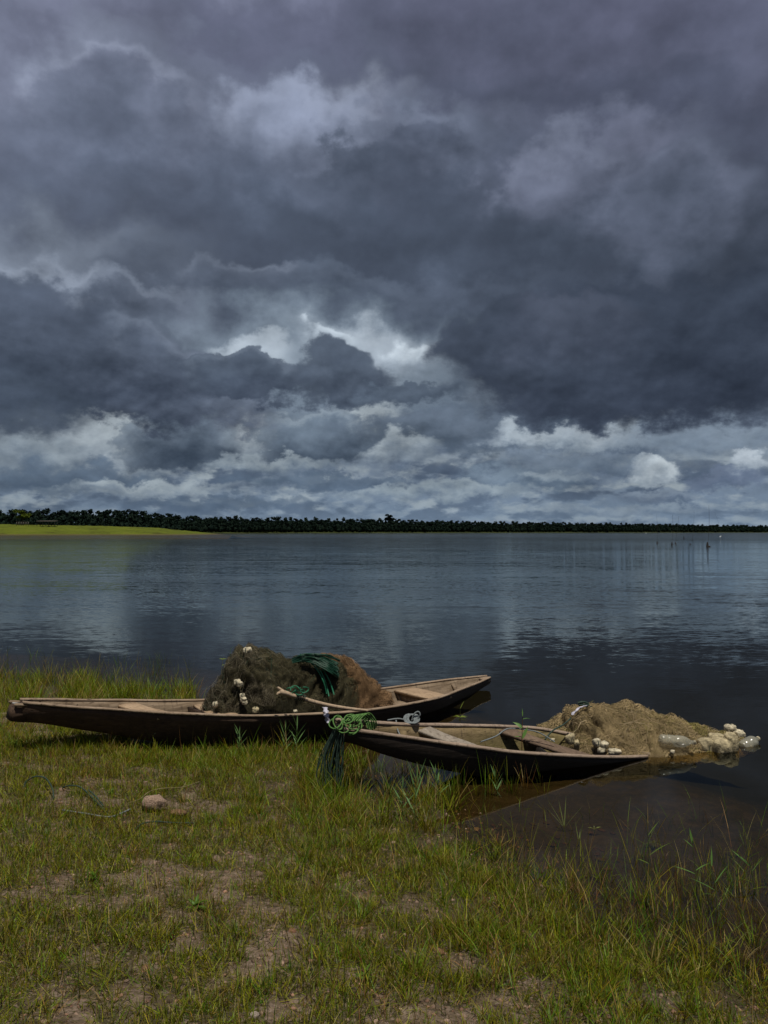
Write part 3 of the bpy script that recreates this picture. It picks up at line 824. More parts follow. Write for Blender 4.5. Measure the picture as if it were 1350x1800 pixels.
class Boat:
    def __init__(s, near, far, zbot, label, name='wooden_canoe', K=64, th=.032, flare=.66, fend=.42):
        s.K, s.th = K, th
        N, F = smooth_curve(near, K) - (0, 0, .023), smooth_curve(far, K) - (0, 0, .023)
        a = (N[0] + F[0]) / 2; b = (N[-1] + F[-1]) / 2
        s.ang = math.atan2(b[1] - a[1], b[0] - a[0])
        s.org = Vector((a[0], a[1], 0))
        s.root = empty(name, s.org, label, 'canoe', None, s.ang)
        s.inv = (Matrix.Translation(s.org) @ Matrix.Rotation(s.ang, 4, 'Z')).inverted()
        s.N, s.F = s.loc(N), s.loc(F)
        tt = np.linspace(0, 1, K)
        s.zb = np.interp(tt, np.linspace(0, 1, 200), catmull([(z, 0, 0) for z in zbot], 200)[:, 0])
        c = (s.N + s.F) / 2
        fl = (fend + (flare - fend) * np.clip(np.sin(math.pi * tt) * 1.6, 0, 1))[:, None]
        s.Nb = c + (s.N - c) * fl; s.Fb = c + (s.F - c) * fl
        s.Nb[:, 2] = s.zb; s.Fb[:, 2] = s.zb
    def loc(s, P):
        M = np.array(s.inv)
        P = np.asarray(P, float)
        return P @ M[:3, :3].T + M[:3, 3]
    def at(s, x, f, dz=0.0):
        """A point at length x, f = 0 near gunwale .. 1 far gunwale, height below the gunwale line."""
        n = np.array([np.interp(x, s.N[:, 0], s.N[:, k]) for k in range(3)])
        r = np.array([np.interp(x, s.F[:, 0], s.F[:, k]) for k in range(3)])
        p = n + (r - n) * f
        return p + np.array([0, 0, dz])
    def side(s, G, B, out, inn, name, mat, rows=6):
        """One plank side: a solid strip between gunwale G and bottom edge B, with thickness towards inn."""
        K = s.K
        nrm = (inn - G); nrm[:, 2] = 0
        nrm /= np.maximum(np.linalg.norm(nrm, axis=1)[:, None], 1e-6)
        f = np.linspace(0, 1, rows)[None, :, None]
        bul = (np.sin(f * math.pi) * .018)
        O = G[:, None] * (1 - f) + B[:, None] * f - nrm[:, None] * bul
        th = np.minimum(s.th, .42 * np.linalg.norm(G - s.c2, axis=1))[:, None, None]
        I = O + nrm[:, None] * th
        wob = (fbm(np.concatenate([O.reshape(-1, 3) * (1.2, 4, 4)]), 3) - .5).reshape(K, rows, 1) * .012
        O = O + nrm[:, None] * wob
        ring = np.concatenate([O, I[:, ::-1]], 1)      # closed loop round the strip's section
        m = MB(); n = 2 * rows
        V = ring.reshape(-1, 3)
        Q = grid_faces(K, n, wrap_v=True)
        T = [(0, i, i + 1) for i in range(1, n - 1)] + [((K - 1) * n, (K - 1) * n + i + 1, (K - 1) * n + i) for i in range(1, n - 1)]
        m.add(V, Q, T)
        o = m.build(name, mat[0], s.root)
        # outside faces carry the darker material, with the hull's shade in its colour
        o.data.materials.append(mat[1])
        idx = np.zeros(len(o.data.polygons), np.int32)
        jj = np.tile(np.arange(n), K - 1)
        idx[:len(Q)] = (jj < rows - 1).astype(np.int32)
        o.data.polygons.foreach_set('material_index', idx)
        for p in o.data.polygons:
            pass
        return o
    def hull(s, mats, rail, railw=.031, railh=.020):
        s.c2 = (s.N + s.F) / 2
        s.side(s.N.copy(), s.Nb, None, s.c2, 'side_plank', mats)
        s.side(s.F.copy(), s.Fb, None, s.c2, 'side_plank', mats)
        # bottom
        K = s.K
        up = np.array([0, 0, .035])
        ring = np.stack([s.Nb + (0, 0, .002), s.Fb + (0, 0, .002), s.Fb + up, s.Nb + up], 1)
        m = MB(); m.add(ring.reshape(-1, 3), grid_faces(K, 4, wrap_v=True), [(0, 1, 2), (0, 2, 3), ((K - 1) * 4, (K - 1) * 4 + 2, (K - 1) * 4 + 1), ((K - 1) * 4, (K - 1) * 4 + 3, (K - 1) * 4 + 2)])
        m.build('bottom_board', mats[1], s.root, False)
        # end boards
        for i, sg in ((0, -1), (K - 1, 1)):
            p = np.array([s.N[i], s.F[i], s.Fb[i], s.Nb[i]]); c = p.mean(0)
            p = c + (p - c) * .98
            q = p.copy(); p[:, 0] += sg * .002; q[:, 0] -= sg * .03
            m = MB(); m.add(np.concatenate([p, q]), [(0, 1, 2, 3), (7, 6, 5, 4), (0, 4, 5, 1), (1, 5, 6, 2), (2, 6, 7, 3), (3, 7, 4, 0)])
            m.build('end_board', mats[1], s.root, False)
        for G in (s.N, s.F):
            nrm = s.c2 - G; nrm[:, 2] = 0; nrm /= np.maximum(np.linalg.norm(nrm, axis=1)[:, None], 1e-6)
            wid = np.minimum(railw, .9 * np.linalg.norm(s.c2 - G, axis=1))[:, None]
            wob = (fbm(G * (3, 3, 3), 3) - .5)[:, None]
            a = G - nrm * (.010 + .010 * wob) + np.array([0, 0, .004]); b = G + nrm * (wid + .010 * wob) + np.array([0, 0, .004])
            hh = np.array([0, 0, railh]) * (1 + .5 * wob)
            c1 = .2
            ring = np.stack([a, a + hh * .7, a * (1 - c1) + b * c1 + hh, a * c1 + b * (1 - c1) + hh, b + hh * .7, b], 1)
            m = MB(); m.add(ring.reshape(-1, 3), grid_faces(K, 6, wrap_v=True), [(0, i, i + 1) for i in range(1, 5)] + [((K - 1) * 6, (K - 1) * 6 + i + 1, (K - 1) * 6 + i) for i in range(1, 5)])
            m.build('gunwale', rail, s.root)
    def floor(s, x0, x1, z, mat, nb=4, dz=0.0):
        """Floor boards laid lengthwise, a few millimetres apart."""
        for k in range(nb):
            m = MB(); rr = []
            for x in np.linspace(x0, x1, 20):
                cz = np.interp(x, s.Nb[:, 0], s.Nb[:, 2])
                n = s.at(x, 0); r = s.at(x, 1)
                zz = max(z, cz + .05)
                t = (zz - cz) / max(n[2] - cz, .05)
                fl = .62 + .38 * np.clip(t, 0, 1)
                c = (n + r) / 2
                lo = c + (n - c) * fl * .90; hi = c + (r - c) * fl * .90
                a = lo + (hi - lo) * ((k + .02) / nb); b = lo + (hi - lo) * ((k + .96) / nb)
                off = .004 * math.sin(x * 2.1 + k * 2)
                rr.append([(a[0], a[1], zz + off - .02), (b[0], b[1], zz + off - .02), (b[0], b[1], zz + off), (a[0], a[1], zz + off)])
            m.add(np.array(rr).reshape(-1, 3), grid_faces(20, 4, wrap_v=True), [(0, 1, 2), (0, 2, 3), (76, 78, 77), (76, 79, 78)])
            m.build('floor_board', mat, s.root, False)
    def thwart(s, xn, xf, wid, mat, drop=.012, th=.028, f0=.07, f1=.95):
        """A seat plank from the near to the far side."""
        a = s.at(xn, f0, -drop); b = s.at(xf, f1, -drop)
        m = MB(); rr = []
        for t in np.linspace(0, 1, 8):
            p = a + (b - a) * t
            wz = .004 * math.sin(t * 5 + xn)
            w2 = wid / 2 * (1 + .05 * math.sin(t * 7 + xf))
            rr.append([(p[0] - w2, p[1], p[2] - th), (p[0] + w2, p[1], p[2] - th), (p[0] + w2, p[1], p[2] - .004 + wz), (p[0] + w2 - .006, p[1], p[2] + wz), (p[0] - w2 + .006, p[1], p[2] + wz), (p[0] - w2, p[1], p[2] - .004 + wz)])
        m.add(np.array(rr).reshape(-1, 3), grid_faces(8, 6, wrap_v=True), [(0, i, i + 1) for i in range(1, 5)] + [(42, 42 + i + 1, 42 + i) for i in range(1, 5)])
        return m.build('thwart', mat, s.root, False)
    def rib(s, x, mat, wid=.05, th=.03, top=-.03):
        """A frame: two side timbers against the planks."""
        for f, e in ((0, .1), (1, .9)):
            p = s.at(x, f, top); q = s.at(x, f)
            c = (s.at(x, 0) + s.at(x, 1)) / 2
            zb = np.interp(x, s.Nb[:, 0], s.Nb[:, 2])
            b = c + (q - c) * .64; b[2] = zb + .03
            inn = np.sign(c[1] - q[1])
            p = p + np.array([0, inn * .035, 0]); b = b + np.array([0, inn * .035, 0])
            rr = [[(r[0] - wid / 2, r[1], r[2]), (r[0] + wid / 2, r[1], r[2]), (r[0] + wid / 2, r[1] + inn * th, r[2]), (r[0] - wid / 2, r[1] + inn * th, r[2])] for r in (p, (p + b) / 2, b)]
            m = MB(); m.add(np.array(rr).reshape(-1, 3), grid_faces(3, 4, wrap_v=True), [(0, 1, 2), (0, 2, 3), (8, 10, 9), (8, 11, 10)])
            m.build('rib', mat, s.root, False)
    def lx(s, P):
        return s.loc([P])[0]

nearA = [(-2.975, 6.66, .60), (-2.615, 6.818, .527), (-2.337, 6.99, .47), (-1.89, 7.163, .397), (-1.19, 7.48, .302), (-.60, 7.83, .243), (-.262, 8.08, .211), (.13, 8.422, .187), (.591, 8.924, .166), (.876, 9.426, .155), (1.162, 9.939, .145), (1.36, 10.29, .15)]
farA = [(-3.06, 6.79, .60), (-2.779, 7.242, .501), (-2.523, 7.545, .436), (-1.955, 8.048, .329), (-1.1, 8.72, .232), (-.133, 9.40, .173), (.204, 9.66, .162), (.666, 10.04, .152), (.953, 10.23, .148), (1.32, 10.41, .152)]
boatA = Boat(nearA, farA, [.42, .27, .11, .01, -.05, -.09, -.11, -.11, -.09, -.05, .05], 'long weathered wooden canoe, half on the bank, piled high with dark fishing net')
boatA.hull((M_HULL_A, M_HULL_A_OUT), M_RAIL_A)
LA = boatA.N[-1, 0]
boatA.floor(.9, LA - .45, .012, M_HULL_A)
def xl(boat, u, v, z):
    return boat.lx(unproj(u, v, z))[0]
boatA.thwart(xl(boatA, 282, 1248, .39), xl(boatA, 214, 1230, .40), .17, M_SEAT_A, drop=.012, f0=.05)
boatA.thwart(xl(boatA, 392, 1252, .32), xl(boatA, 352, 1229, .30), .24, M_SEAT_A, drop=.012)
boatA.thwart(xl(boatA, 782, 1220, .165), xl(boatA, 708, 1205, .162), .30, M_SEAT_A, drop=.014)
for x in (1.25, 1.95, 4.25, 5.15):
    boatA.rib(x, M_HULL_A)
# boards under the seats; the dark ones are added to stand for shade
def bulkhead_and_shade(boat, x, mat, top=-.05):
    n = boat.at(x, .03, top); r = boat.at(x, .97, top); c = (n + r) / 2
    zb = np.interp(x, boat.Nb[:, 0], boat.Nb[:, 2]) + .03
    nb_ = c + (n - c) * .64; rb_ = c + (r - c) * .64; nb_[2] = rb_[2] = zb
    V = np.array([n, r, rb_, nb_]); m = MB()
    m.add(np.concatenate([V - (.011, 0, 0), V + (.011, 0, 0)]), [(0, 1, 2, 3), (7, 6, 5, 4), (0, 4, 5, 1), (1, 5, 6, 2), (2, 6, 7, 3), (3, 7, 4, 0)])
    m.build('bulkhead_and_shade', mat, boat.root, False)
bulkhead_and_shade(boatA, xl(boatA, 745, 1212, .162) - .13, M_HULL_A)
bulkhead_and_shade(boatA, (xl(boatA, 214, 1230, .40) + xl(boatA, 282, 1248, .39)) / 2 - .06, M_HULL_A_OUT, -.045)
bulkhead_and_shade(boatA, (xl(boatA, 392, 1252, .32) + xl(boatA, 352, 1229, .30)) / 2 - .10, M_HULL_A_OUT, -.045)
# the squared bow: a block between two prongs, with an iron strap
bk = MB()
bk.box((-.03, 0.0, .495), .13, .135, .13, Matrix.Rotation(math.radians(14), 3, 'Y'), None, .012)
blk = bk.build('bow_block', M_HULL_A_OUT, boatA.root)
for sy in (-1, 1):
    pr = MB(); pr.box((-.01, sy * .075, .568), .14, .022, .030, Matrix.Rotation(math.radians(10), 3, 'Y'), None, .008)
    pr.build('bow_prong', M_HULL_A, boatA.root)
M_IRON = mat_simple('worn_iron', (.30, .29, .27), .45, 20, .3, .5)
st = MB(); st.box((-.02, -.045, .575), .13, .012, .012, Matrix.Rotation(math.radians(14), 3, 'Y')); st.build('iron_strap', M_IRON, blk)
tb = MB(); tb.box((LA - .05, 0, .12), .16, .07, .04, None, None, .008); tb.build('stern_block', M_RAIL_A, boatA.root)

nearB = [(-.30, 6.165, .50), (.06, 6.28, .425), (.453, 6.40, .338), (.80, 6.49, .268), (1.14, 6.60, .20), (1.71, 6.86, .10), (2.06, 7.02, .05), (2.33, 7.15, .018)]
farB = [(-.385, 6.335, .535), (-.09, 6.43, .49), (.244, 6.62, .43), (.783, 7.0, .33), (1.14, 7.25, .26), (1.42, 7.43, .20), (1.80, 7.47, .12), (2.12, 7.36, .06), (2.37, 7.20, .025)]
boatB = Boat(nearB, farB, [.385, .25, .13, .03, -.05, -.10, -.15, -.17, -.16], 'small sunken wooden canoe, bow propped up and far end under water', flare=.58)
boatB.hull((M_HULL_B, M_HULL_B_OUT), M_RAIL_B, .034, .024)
boatB.floor(.55, 1.15, .02, M_HULL_B, 3)
boatB.thwart(xl(boatB, 826, 1306, .29), xl(boatB, 742, 1272, .42), .15, M_SEAT_GREY, drop=.0, f0=.05)
boatB.thwart(xl(boatB, 1030, 1324, .11), xl(boatB, 884, 1275, .28), .16, M_SEAT_BROWN, drop=-.002, f0=.05)
for x in (.55, 1.9):
    boatB.rib(x, M_HULL_B)
bulkhead_and_shade(boatB, (xl(boatB, 884, 1275, .28) + xl(boatB, 1030, 1324, .11)) / 2 - .05, M_HULL_B_OUT, -.03)  # dark board added to stand for shade under the brown thwart

# ------------------------------------------------------------------ nets
M_NET_DARK = mat_net('dark_olive_netting', [(.25, (.008, .008, .006)), (.42, (.024, .022, .014)), (.55, (.050, .045, .028)), (.72, (.10, .088, .057))])
def mat_lattice(name, col, cell, width, var=.5):
    """Knotted netting: crossing threads, open between them."""
    m, t, out = material(name)
    a = t.new('ShaderNodeAttribute', attribute_name='Net').outputs['Vector']
    g = t.new('ShaderNodeNewGeometry').outputs['Position']
    n = t.noise(g, 7, 3, .55).outputs['Color']; n2 = t.noise(g, 3.0, 4, .6).outputs[0]
    sc = t.new('ShaderNodeVectorMath', operation='SCALE'); t.put(sc.inputs[0], t.v('SUBTRACT', n, (.5, .5, .5))); sc.inputs['Scale'].default_value = .16
    u, v, _ = t.sep(t.v('ADD', a, sc.outputs[0]))
    def line(q):
        fr = t.m('FRACT', t.m('DIVIDE', q, cell))
        return t.m('LESS_THAN', t.m('ABSOLUTE', t.m('SUBTRACT', fr, .5)), width)
    on = t.m('MAXIMUM', line(t.m('ADD', u, v)), line(t.m('SUBTRACT', u, v)))
    f = t.ss(n2, .3, .7, 1 - var, 1 + var, 'LINEAR')
    c = t.mix(1.0, col, t.comb(f, f, f), 'MULTIPLY')
    d = t.new('ShaderNodeBsdfDiffuse'); t.put(d.inputs[0], c)
    tr = t.new('ShaderNodeBsdfTransparent')
    mx = t.new('ShaderNodeMixShader'); t.put(mx.inputs[0], on)
    t.l.new(tr.outputs[0], mx.inputs[1]); t.l.new(d.outputs[0], mx.inputs[2]); t.l.new(mx.outputs[0], out.inputs[0])
    return m
M_NET_BROWN = mat_net('brown_netting', [(.25, (.050, .028, .014)), (.42, (.12, .070, .035)), (.58, (.20, .122, .063)), (.75, (.29, .19, .105))])
M_NET_TAN = mat_net('tan_netting', [(.25, (.045, .036, .013)), (.40, (.105, .078, .032)), (.55, (.185, .135, .062)), (.72, (.28, .21, .115))])
M_THREAD = mat_simple('net_twine', (1, 1, 1), .85, 10, .25, .2, use_col=True)
M_FLOAT = mat_simple('old_foam', (.41, .365, .255), .85, 30, .75, .2, .015)
M_FLOAT_G = mat_simple('slimy_foam', (.32, .27, .16), .75, 22, .7, .25, .018)
M_ROPE_G = mat_simple('bright_green_rope', (.075, .165, .040), .8, 40, .55, .25, .004)
M_ROPE_DG = mat_simple('dark_green_rope', (.004, .038, .019), .5, 60, .35, .4, .002)
M_ROPE_BK = mat_simple('weathered_dark_rope', (.022, .042, .030), .7, 60, .4, .3, .002)
M_ROPE_GY = mat_simple('grey_rope', (.15, .17, .17), .7, 60, .3, .3, .002)
M_STICK = mat_wood('bare_branch', [(.2, (.22, .15, .09)), (.5, (.40, .30, .20)), (.8, (.55, .44, .32))], None, grain=(3, 20, 20), cracks=.3)
M_BOTTLE = None

class Heap:
    """A heap of netting: a spine on the ground, a top profile along it, folds all over."""
    def __init__(s, A, B, tops, wnear, wfar, zbase, seed, nu=170, nv=110, fold=.045, p=2.3, q=.62, base_prof=None):
        s.A, s.B = np.array(A, float), np.array(B, float)
        s.nu, s.nv, s.seed = int(nu * 1.5), int(nv * 1.6), seed; nu, nv = s.nu, s.nv
        d = s.B - s.A; s.L = np.linalg.norm(d); s.d = d / s.L; s.n = np.array([-s.d[1], s.d[0]])
        s.tops, s.wn, s.wf, s.zb, s.fold, s.p, s.q = tops, wnear, wfar, zbase, fold, p, q
        a = np.linspace(0, 1, nu); l = np.linspace(-1, 1, nv); l = np.sign(l) * np.abs(l) ** .8
        AA, LL = np.meshgrid(a, l, indexing='ij')
        s.V = s.point(AA.ravel(), LL.ravel())
    def prof(s, tab, a):
        return np.interp(a, np.linspace(0, 1, len(tab)), tab) if np.ndim(tab[0]) == 0 else np.interp(a, [t[0] for t in tab], [t[1] for t in tab])
    def point(s, a, l, lift=0.0):
        a = np.asarray(a, float); l = np.asarray(l, float)
        base = s.zb(a) if callable(s.zb) else s.zb
        T = s.prof(s.tops, a)
        w = np.where(l < 0, s.prof(s.wn, a), s.prof(s.wf, a))
        xy = s.A[None] + s.d[None] * (a * s.L)[:, None] + s.n[None] * (l * w)[:, None]
        r = np.clip(1 - np.abs(l) ** s.p, 0, 1) ** s.q
        z = base + (T - base) * r
        P = np.stack([xy[:, 0], xy[:, 1], z], 1)
        # folds: sharp creases between soft pouches, at three sizes, pulled down the slope
        k = s.seed * 7.3
        wv = fbm(P * 2.0 + k, 3); wv2 = fbm(P * 5.0 + k + 31, 3)
        def crease(f, w): return 1 - np.exp(-np.abs(f - .5) / w)
        c1 = crease(fbm(np.stack([a * s.L * 2.6 + wv * 3.4, l * .9 + wv * 1.6, z * 1.2], 1) + k, 2), .07)
        c2 = crease(fbm(np.stack([a * s.L * 6.5 + wv2 * 2.6, l * 2.2 + wv2 * 2.2 + wv, z * 3.0], 1) + k + 21, 2), .06)
        c3 = crease(fbm(P * 13 + wv2[:, None] * 2 + k + 4, 2), .08)
        lump = fbm(P * 3.2 + k + 9, 3) - .5
        fine = fbm(P * 30 + k + 14, 2) - .5
        env = np.clip(r * 1.6, .12, 1)
        dsp = s.fold * (-.12 + 1.0 * (c1 - .65) + .55 * (c2 - .6) + .26 * (c3 - .6) + 1.7 * lump + .18 * fine) * env
        nx = np.sign(l) * np.abs(l) ** 1.5
        N = np.stack([s.n[0] * nx + s.d[0] * (a - .5) * .9, s.n[1] * nx + s.d[1] * (a - .5) * .9, np.full_like(a, .85)], 1)
        N /= np.linalg.norm(N, axis=1)[:, None]
        return P + N * (dsp + lift)[:, None]
    def build(s, name, mat, label, cat, group=None):
        root = empty(name, (0, 0, 0), label, cat, group)
        o = link('netting', np_mesh('netting', s.V, grid_faces(s.nu, s.nv), col=np.ones((len(s.V), 3))), mat, root)
        s.root = root
        return root
    def drape(s, mat, lift, seed, amin=.02, amax=.98, wob=.05):
        """One more layer of open netting hanging loosely over the heap, with a ragged hem."""
        nu, nv = 150, 100
        a = np.linspace(amin, amax, nu); l = np.linspace(-1, 1, nv)
        AA, LL = np.meshgrid(a, l, indexing='ij')
        q = np.stack([AA.ravel() * s.L, LL.ravel(), np.full(AA.size, seed * 3.1)], 1)
        hem = .86 + .22 * fbm(q * (4, .0, 1), 3)[:, None]
        n = fbm(q * (5, 3.0, 1), 3); n2 = fbm(q * (16, 9, 1) + 7, 2)
        lf = lift + wob * np.clip(n - .45, 0, 1) * 1.6 + .012 * (n2 - .5)
        shift = .03 * (fbm(q * (3, 2, 1) + 3, 2) - .5)
        P = s.point(np.clip(AA.ravel() + shift, .005, .995), np.clip(LL.ravel() * hem[:, 0], -.99, .99), lf)
        me = np_mesh('outer_netting', P, grid_faces(nu, nv))
        G_ = P.reshape(nu, nv, 3)
        arc = np.concatenate([np.zeros((nu, 1)), np.cumsum(np.linalg.norm(np.diff(G_, axis=1), axis=2), axis=1)], 1)
        at = me.attributes.new('Net', 'FLOAT_VECTOR', 'POINT')
        at.data.foreach_set('vector', np.stack([AA.ravel() * s.L * 1.15, arc.ravel(), 0 * arc.ravel()], 1).astype(np.float32).ravel())
        return link('outer_netting', me, mat, s.root)
    def loops(s, n, cols, seed, wid=.0022, out=.05):
        """Slack twine standing off the heap in loops and ends."""
        rg = np.random.default_rng(seed); mb = MB()
        for k in range(n):
            a0 = .04 + .92 * rg.random(); l0 = rg.random() * 1.5 - .75
            K = 7; t = np.linspace(0, 1, K); L = .05 + .16 * rg.random(); th = rg.random() * 6.28
            w = (s.prof(s.wn, a0) + s.prof(s.wf, a0)) / 2
            P = s.point(np.clip(a0 + np.cos(th + t * rg.normal() * 1.5) * t * L / s.L, .01, .99), np.clip(l0 + np.sin(th) * t * L / max(w, .1), -.97, .97), out * rg.random() * np.sin(math.pi * t) + .004)
            mb.tube(P + rg.normal(size=(K, 3)) * .003, wid * (.5 + .5 * rg.random()), 3, np.asarray(cols[rg.integers(len(cols))]) * (.5 + .7 * rg.random()))
        return tag(mb.build('slack_twine', M_THREAD, s.root), kind='stuff')
    def threads(s, n, cols, seed, length=(.06, .32), wid=.0011, fuzz=.014, amin=.02, amax=.98, name='loose_twine', curlk=1.1, down=.55):
        """Thousands of loose meshes and twine ends lying over the folds."""
        rg = np.random.default_rng(seed); K = 9
        a0 = amin + (amax - amin) * rg.random(n); l0 = rg.random(n) * 1.84 - .92
        th = rg.normal(size=n) * .9 + np.where(rg.random(n) < down, math.pi / 2, 0)
        L = length[0] + (length[1] - length[0]) * rg.random(n) ** 2
        curl = rg.normal(size=n) * curlk
        A_ = np.zeros((n, K)); L_ = np.zeros((n, K)); A_[:, 0] = a0; L_[:, 0] = l0
        for k in range(1, K):
            ang = th + curl * k / K + rg.normal(size=n) * .18
            st = L / K
            w = (s.prof(s.wn, a0) + s.prof(s.wf, a0)) / 2
            A_[:, k] = A_[:, k - 1] + np.cos(ang) * st / s.L
            L_[:, k] = L_[:, k - 1] + np.sin(ang) * st / np.maximum(w, .1)
        A_ = np.clip(A_, .0, 1.0); L_ = np.clip(L_, -.995, .995)
        lift = .003 + fuzz * rg.random((n, 1)) * np.sin(np.linspace(0, math.pi, K))[None] ** .7 + fuzz * .3 * rg.random((n, K))
        P = s.point(A_.ravel(), L_.ravel(), lift.ravel()).reshape(n, K, 3)
        T = np.gradient(P, axis=1); T /= np.linalg.norm(T, axis=2)[..., None] + 1e-9
        U = np.cross(T, rg.normal(size=(n, 1, 3))); U /= np.linalg.norm(U, axis=2)[..., None] + 1e-9
        B_ = np.cross(T, U)
        r = wid * (.6 + .8 * rg.random((n, 1, 1))) * .5
        th3 = [0, 2.094, 4.189]
        V = np.stack([P + r * (math.cos(t) * U + math.sin(t) * B_) for t in th3], 2).reshape(-1, 3)
        base = (np.arange(n) * K * 3)[:, None]
        q = grid_faces(K, 3, wrap_v=True)
        Q = (base[:, :, None] + q[None]).reshape(-1, 4)
        c = np.asarray(cols)[rg.integers(0, len(cols), n)] * (.45 + .65 * rg.random((n, 1)))
        o = link(name, np_mesh(name, V, Q, col=np.repeat(c, K * 3, 0)), M_THREAD, s.root)
        tag(o, kind='stuff')
        return o

def z_of(v, y): return 2 - (v - 934) * y / 1413
def boat_base(boat, lift=.02):
    def f(a): return np.full(np.shape(a), .06)
    return f
# dark heap: silhouette (u, v) turned into heights along its spine
A1, B1 = (-1.72, 7.72), (-.28, 8.66)
def sil(A, B, pts):
    out = []
    A = np.array(A); B = np.array(B)
    for u, v in pts:
        k = (u - 675) / 1413                     # x = k*y on the spine
        t = (k * A[1] - A[0]) / ((B[0] - A[0]) - k * (B[1] - A[1]))
        y = A[1] + t * (B[1] - A[1])
        out.append((t, z_of(v, y)))
    return out
tops1 = sil(A1, B1, [(366, 1240), (374, 1222), (384, 1202), (398, 1185), (412, 1168), (424, 1152), (440, 1149), (462, 1152), (490, 1151), (512, 1158), (530, 1166), (555, 1160), (585, 1162), (606, 1178), (622, 1205), (634, 1240)])
net1 = Heap(A1, B1, tops1, [.16, .28, .34, .37, .38, .38, .36, .30, .18], [.15, .28, .36, .40, .42, .40, .36, .30, .18], lambda a: np.interp(a, [0, 1], [.20, .12]), 1, fold=.12)
net1.build('fishing_net', M_NET_DARK, 'dark olive fishing net heaped in the long canoe', 'fishing net', 'heaps of fishing net')
M_LAT_DARK = mat_lattice('dark_net_mesh', (.054, .048, .027), .027, .11)
M_LAT_GREY = mat_lattice('grey_net_mesh', (.092, .079, .055), .032, .10)
M_LAT_BROWN = mat_lattice('brown_net_mesh', (.19, .118, .062), .024, .13)
M_LAT_TAN = mat_lattice('tan_net_mesh', (.225, .170, .088), .027, .12)
M_LAT_MOSS = mat_lattice('mossy_net_mesh', (.15, .13, .042), .030, .12)
net1.drape(M_LAT_DARK, .010, 1); net1.drape(M_LAT_GREY, .016, 2, .0, .34, .07); net1.drape(M_LAT_DARK, .020, 3, .2, .95, .09)
net1.loops(260, [(.13, .115, .07), (.06, .056, .036), (.20, .175, .12)], 41)
net1.threads(2600, [(.10, .09, .055), (.13, .115, .07), (.035, .035, .024), (.18, .16, .105), (.05, .07, .04), (.025, .025, .018)], 3, fuzz=.012)
A2, B2 = (-.66, 8.52), (.02, 9.02)
tops2 = sil(A2, B2, [(566, 1172), (582, 1156), (596, 1153), (612, 1160), (628, 1174), (640, 1192), (652, 1214), (664, 1230), (676, 1242)])
net2 = Heap(A2, B2, tops2, [.28, .36, .44, .48, .46, .36, .20], [.22, .30, .36, .38, .34, .26, .14], .10, 2, nu=110, nv=100, fold=.11)
net2.build('fishing_net', M_NET_BROWN, 'rust-brown fishing net slumped beside the dark net in the long canoe', 'fishing net', 'heaps of fishing net')
net2.drape(M_LAT_BROWN, .010, 4); net2.drape(M_LAT_BROWN, .018, 5, .1, .95, .08)
net2.loops(150, [(.34, .22, .12), (.22, .14, .07)], 42)
net2.threads(1100, [(.24, .15, .08), (.30, .19, .10), (.16, .10, .05), (.36, .25, .15)], 5, fuzz=.016)
A3, B3 = (1.42, 7.66), (3.46, 7.86)
tops3 = sil(A3, B3, [(u_, v_ + 11) for u_, v_ in [(938, 1294), (952, 1284), (968, 1276), (985, 1264), (1003, 1252), (1014, 1246), (1035, 1241), (1060, 1237), (1088, 1237), (1104, 1233), (1122, 1233), (1140, 1237), (1152, 1248), (1170, 1257), (1190, 1262), (1215, 1267), (1245, 1270), (1268, 1274), (1292, 1286), (1310, 1300)]])
net3 = Heap(A3, B3, tops3, [.32, .52, .62, .60, .58, .56, .50, .40, .22], [.22, .40, .52, .56, .56, .54, .50, .38, .18], lambda a: np.interp(a, [0, .3, .5, 1], [-.03, -.05, -.08, -.10]), 3, nu=210, nv=120, fold=.075, q=.85)
net3.build('fishing_net', M_NET_TAN, 'tan and mossy fishing net lying in the shallows on the sunken canoe', 'fishing net', 'heaps of fishing net')
net3.drape(M_LAT_TAN, .010, 6); net3.drape(M_LAT_MOSS, .012, 7, .45, .98, .05); net3.drape(M_LAT_TAN, .018, 8, .06, .70, .09)
net3.loops(420, [(.50, .39, .23), (.32, .25, .12), (.22, .20, .07)], 43)
net3.threads(3000, [(.40, .31, .16), (.50, .39, .23), (.28, .21, .10), (.20, .18, .06), (.58, .47, .30)], 7, fuzz=.012)

def ray_to(heap, u, v):
    """The point of a heap seen at a photo pixel (first one along the sight line)."""
    o = Vector((0, 0, H)); d = (unproj(u, v, y=8.0) - o).normalized()
    w = np.array(heap.V) - np.array(o)
    t = w @ np.array(d)
    dd = np.linalg.norm(w - t[:, None] * np.array(d), axis=1)
    k = np.where(dd < .03)[0]
    if not len(k): k = np.argsort(dd)[:4]
    i = k[np.argmin(t[k])]
    return Vector(o + d * t[i])

# slack cords running in bunches over the heaps
net1.threads(420, [(.19, .17, .11), (.06, .06, .04), (.12, .105, .065), (.02, .05, .03)], 51, (.25, .85), .0032, .03, name='draped_cord', curlk=.7, down=.75)
net2.threads(260, [(.33, .21, .11), (.20, .12, .06)], 52, (.25, .7), .0030, .03, name='draped_cord', curlk=.7, down=.8)
net3.threads(620, [(.42, .33, .20), (.20, .155, .07), (.12, .105, .035), (.28, .21, .11)], 53, (.25, .95), .0034, .035, name='draped_cord', curlk=.9, down=.5)

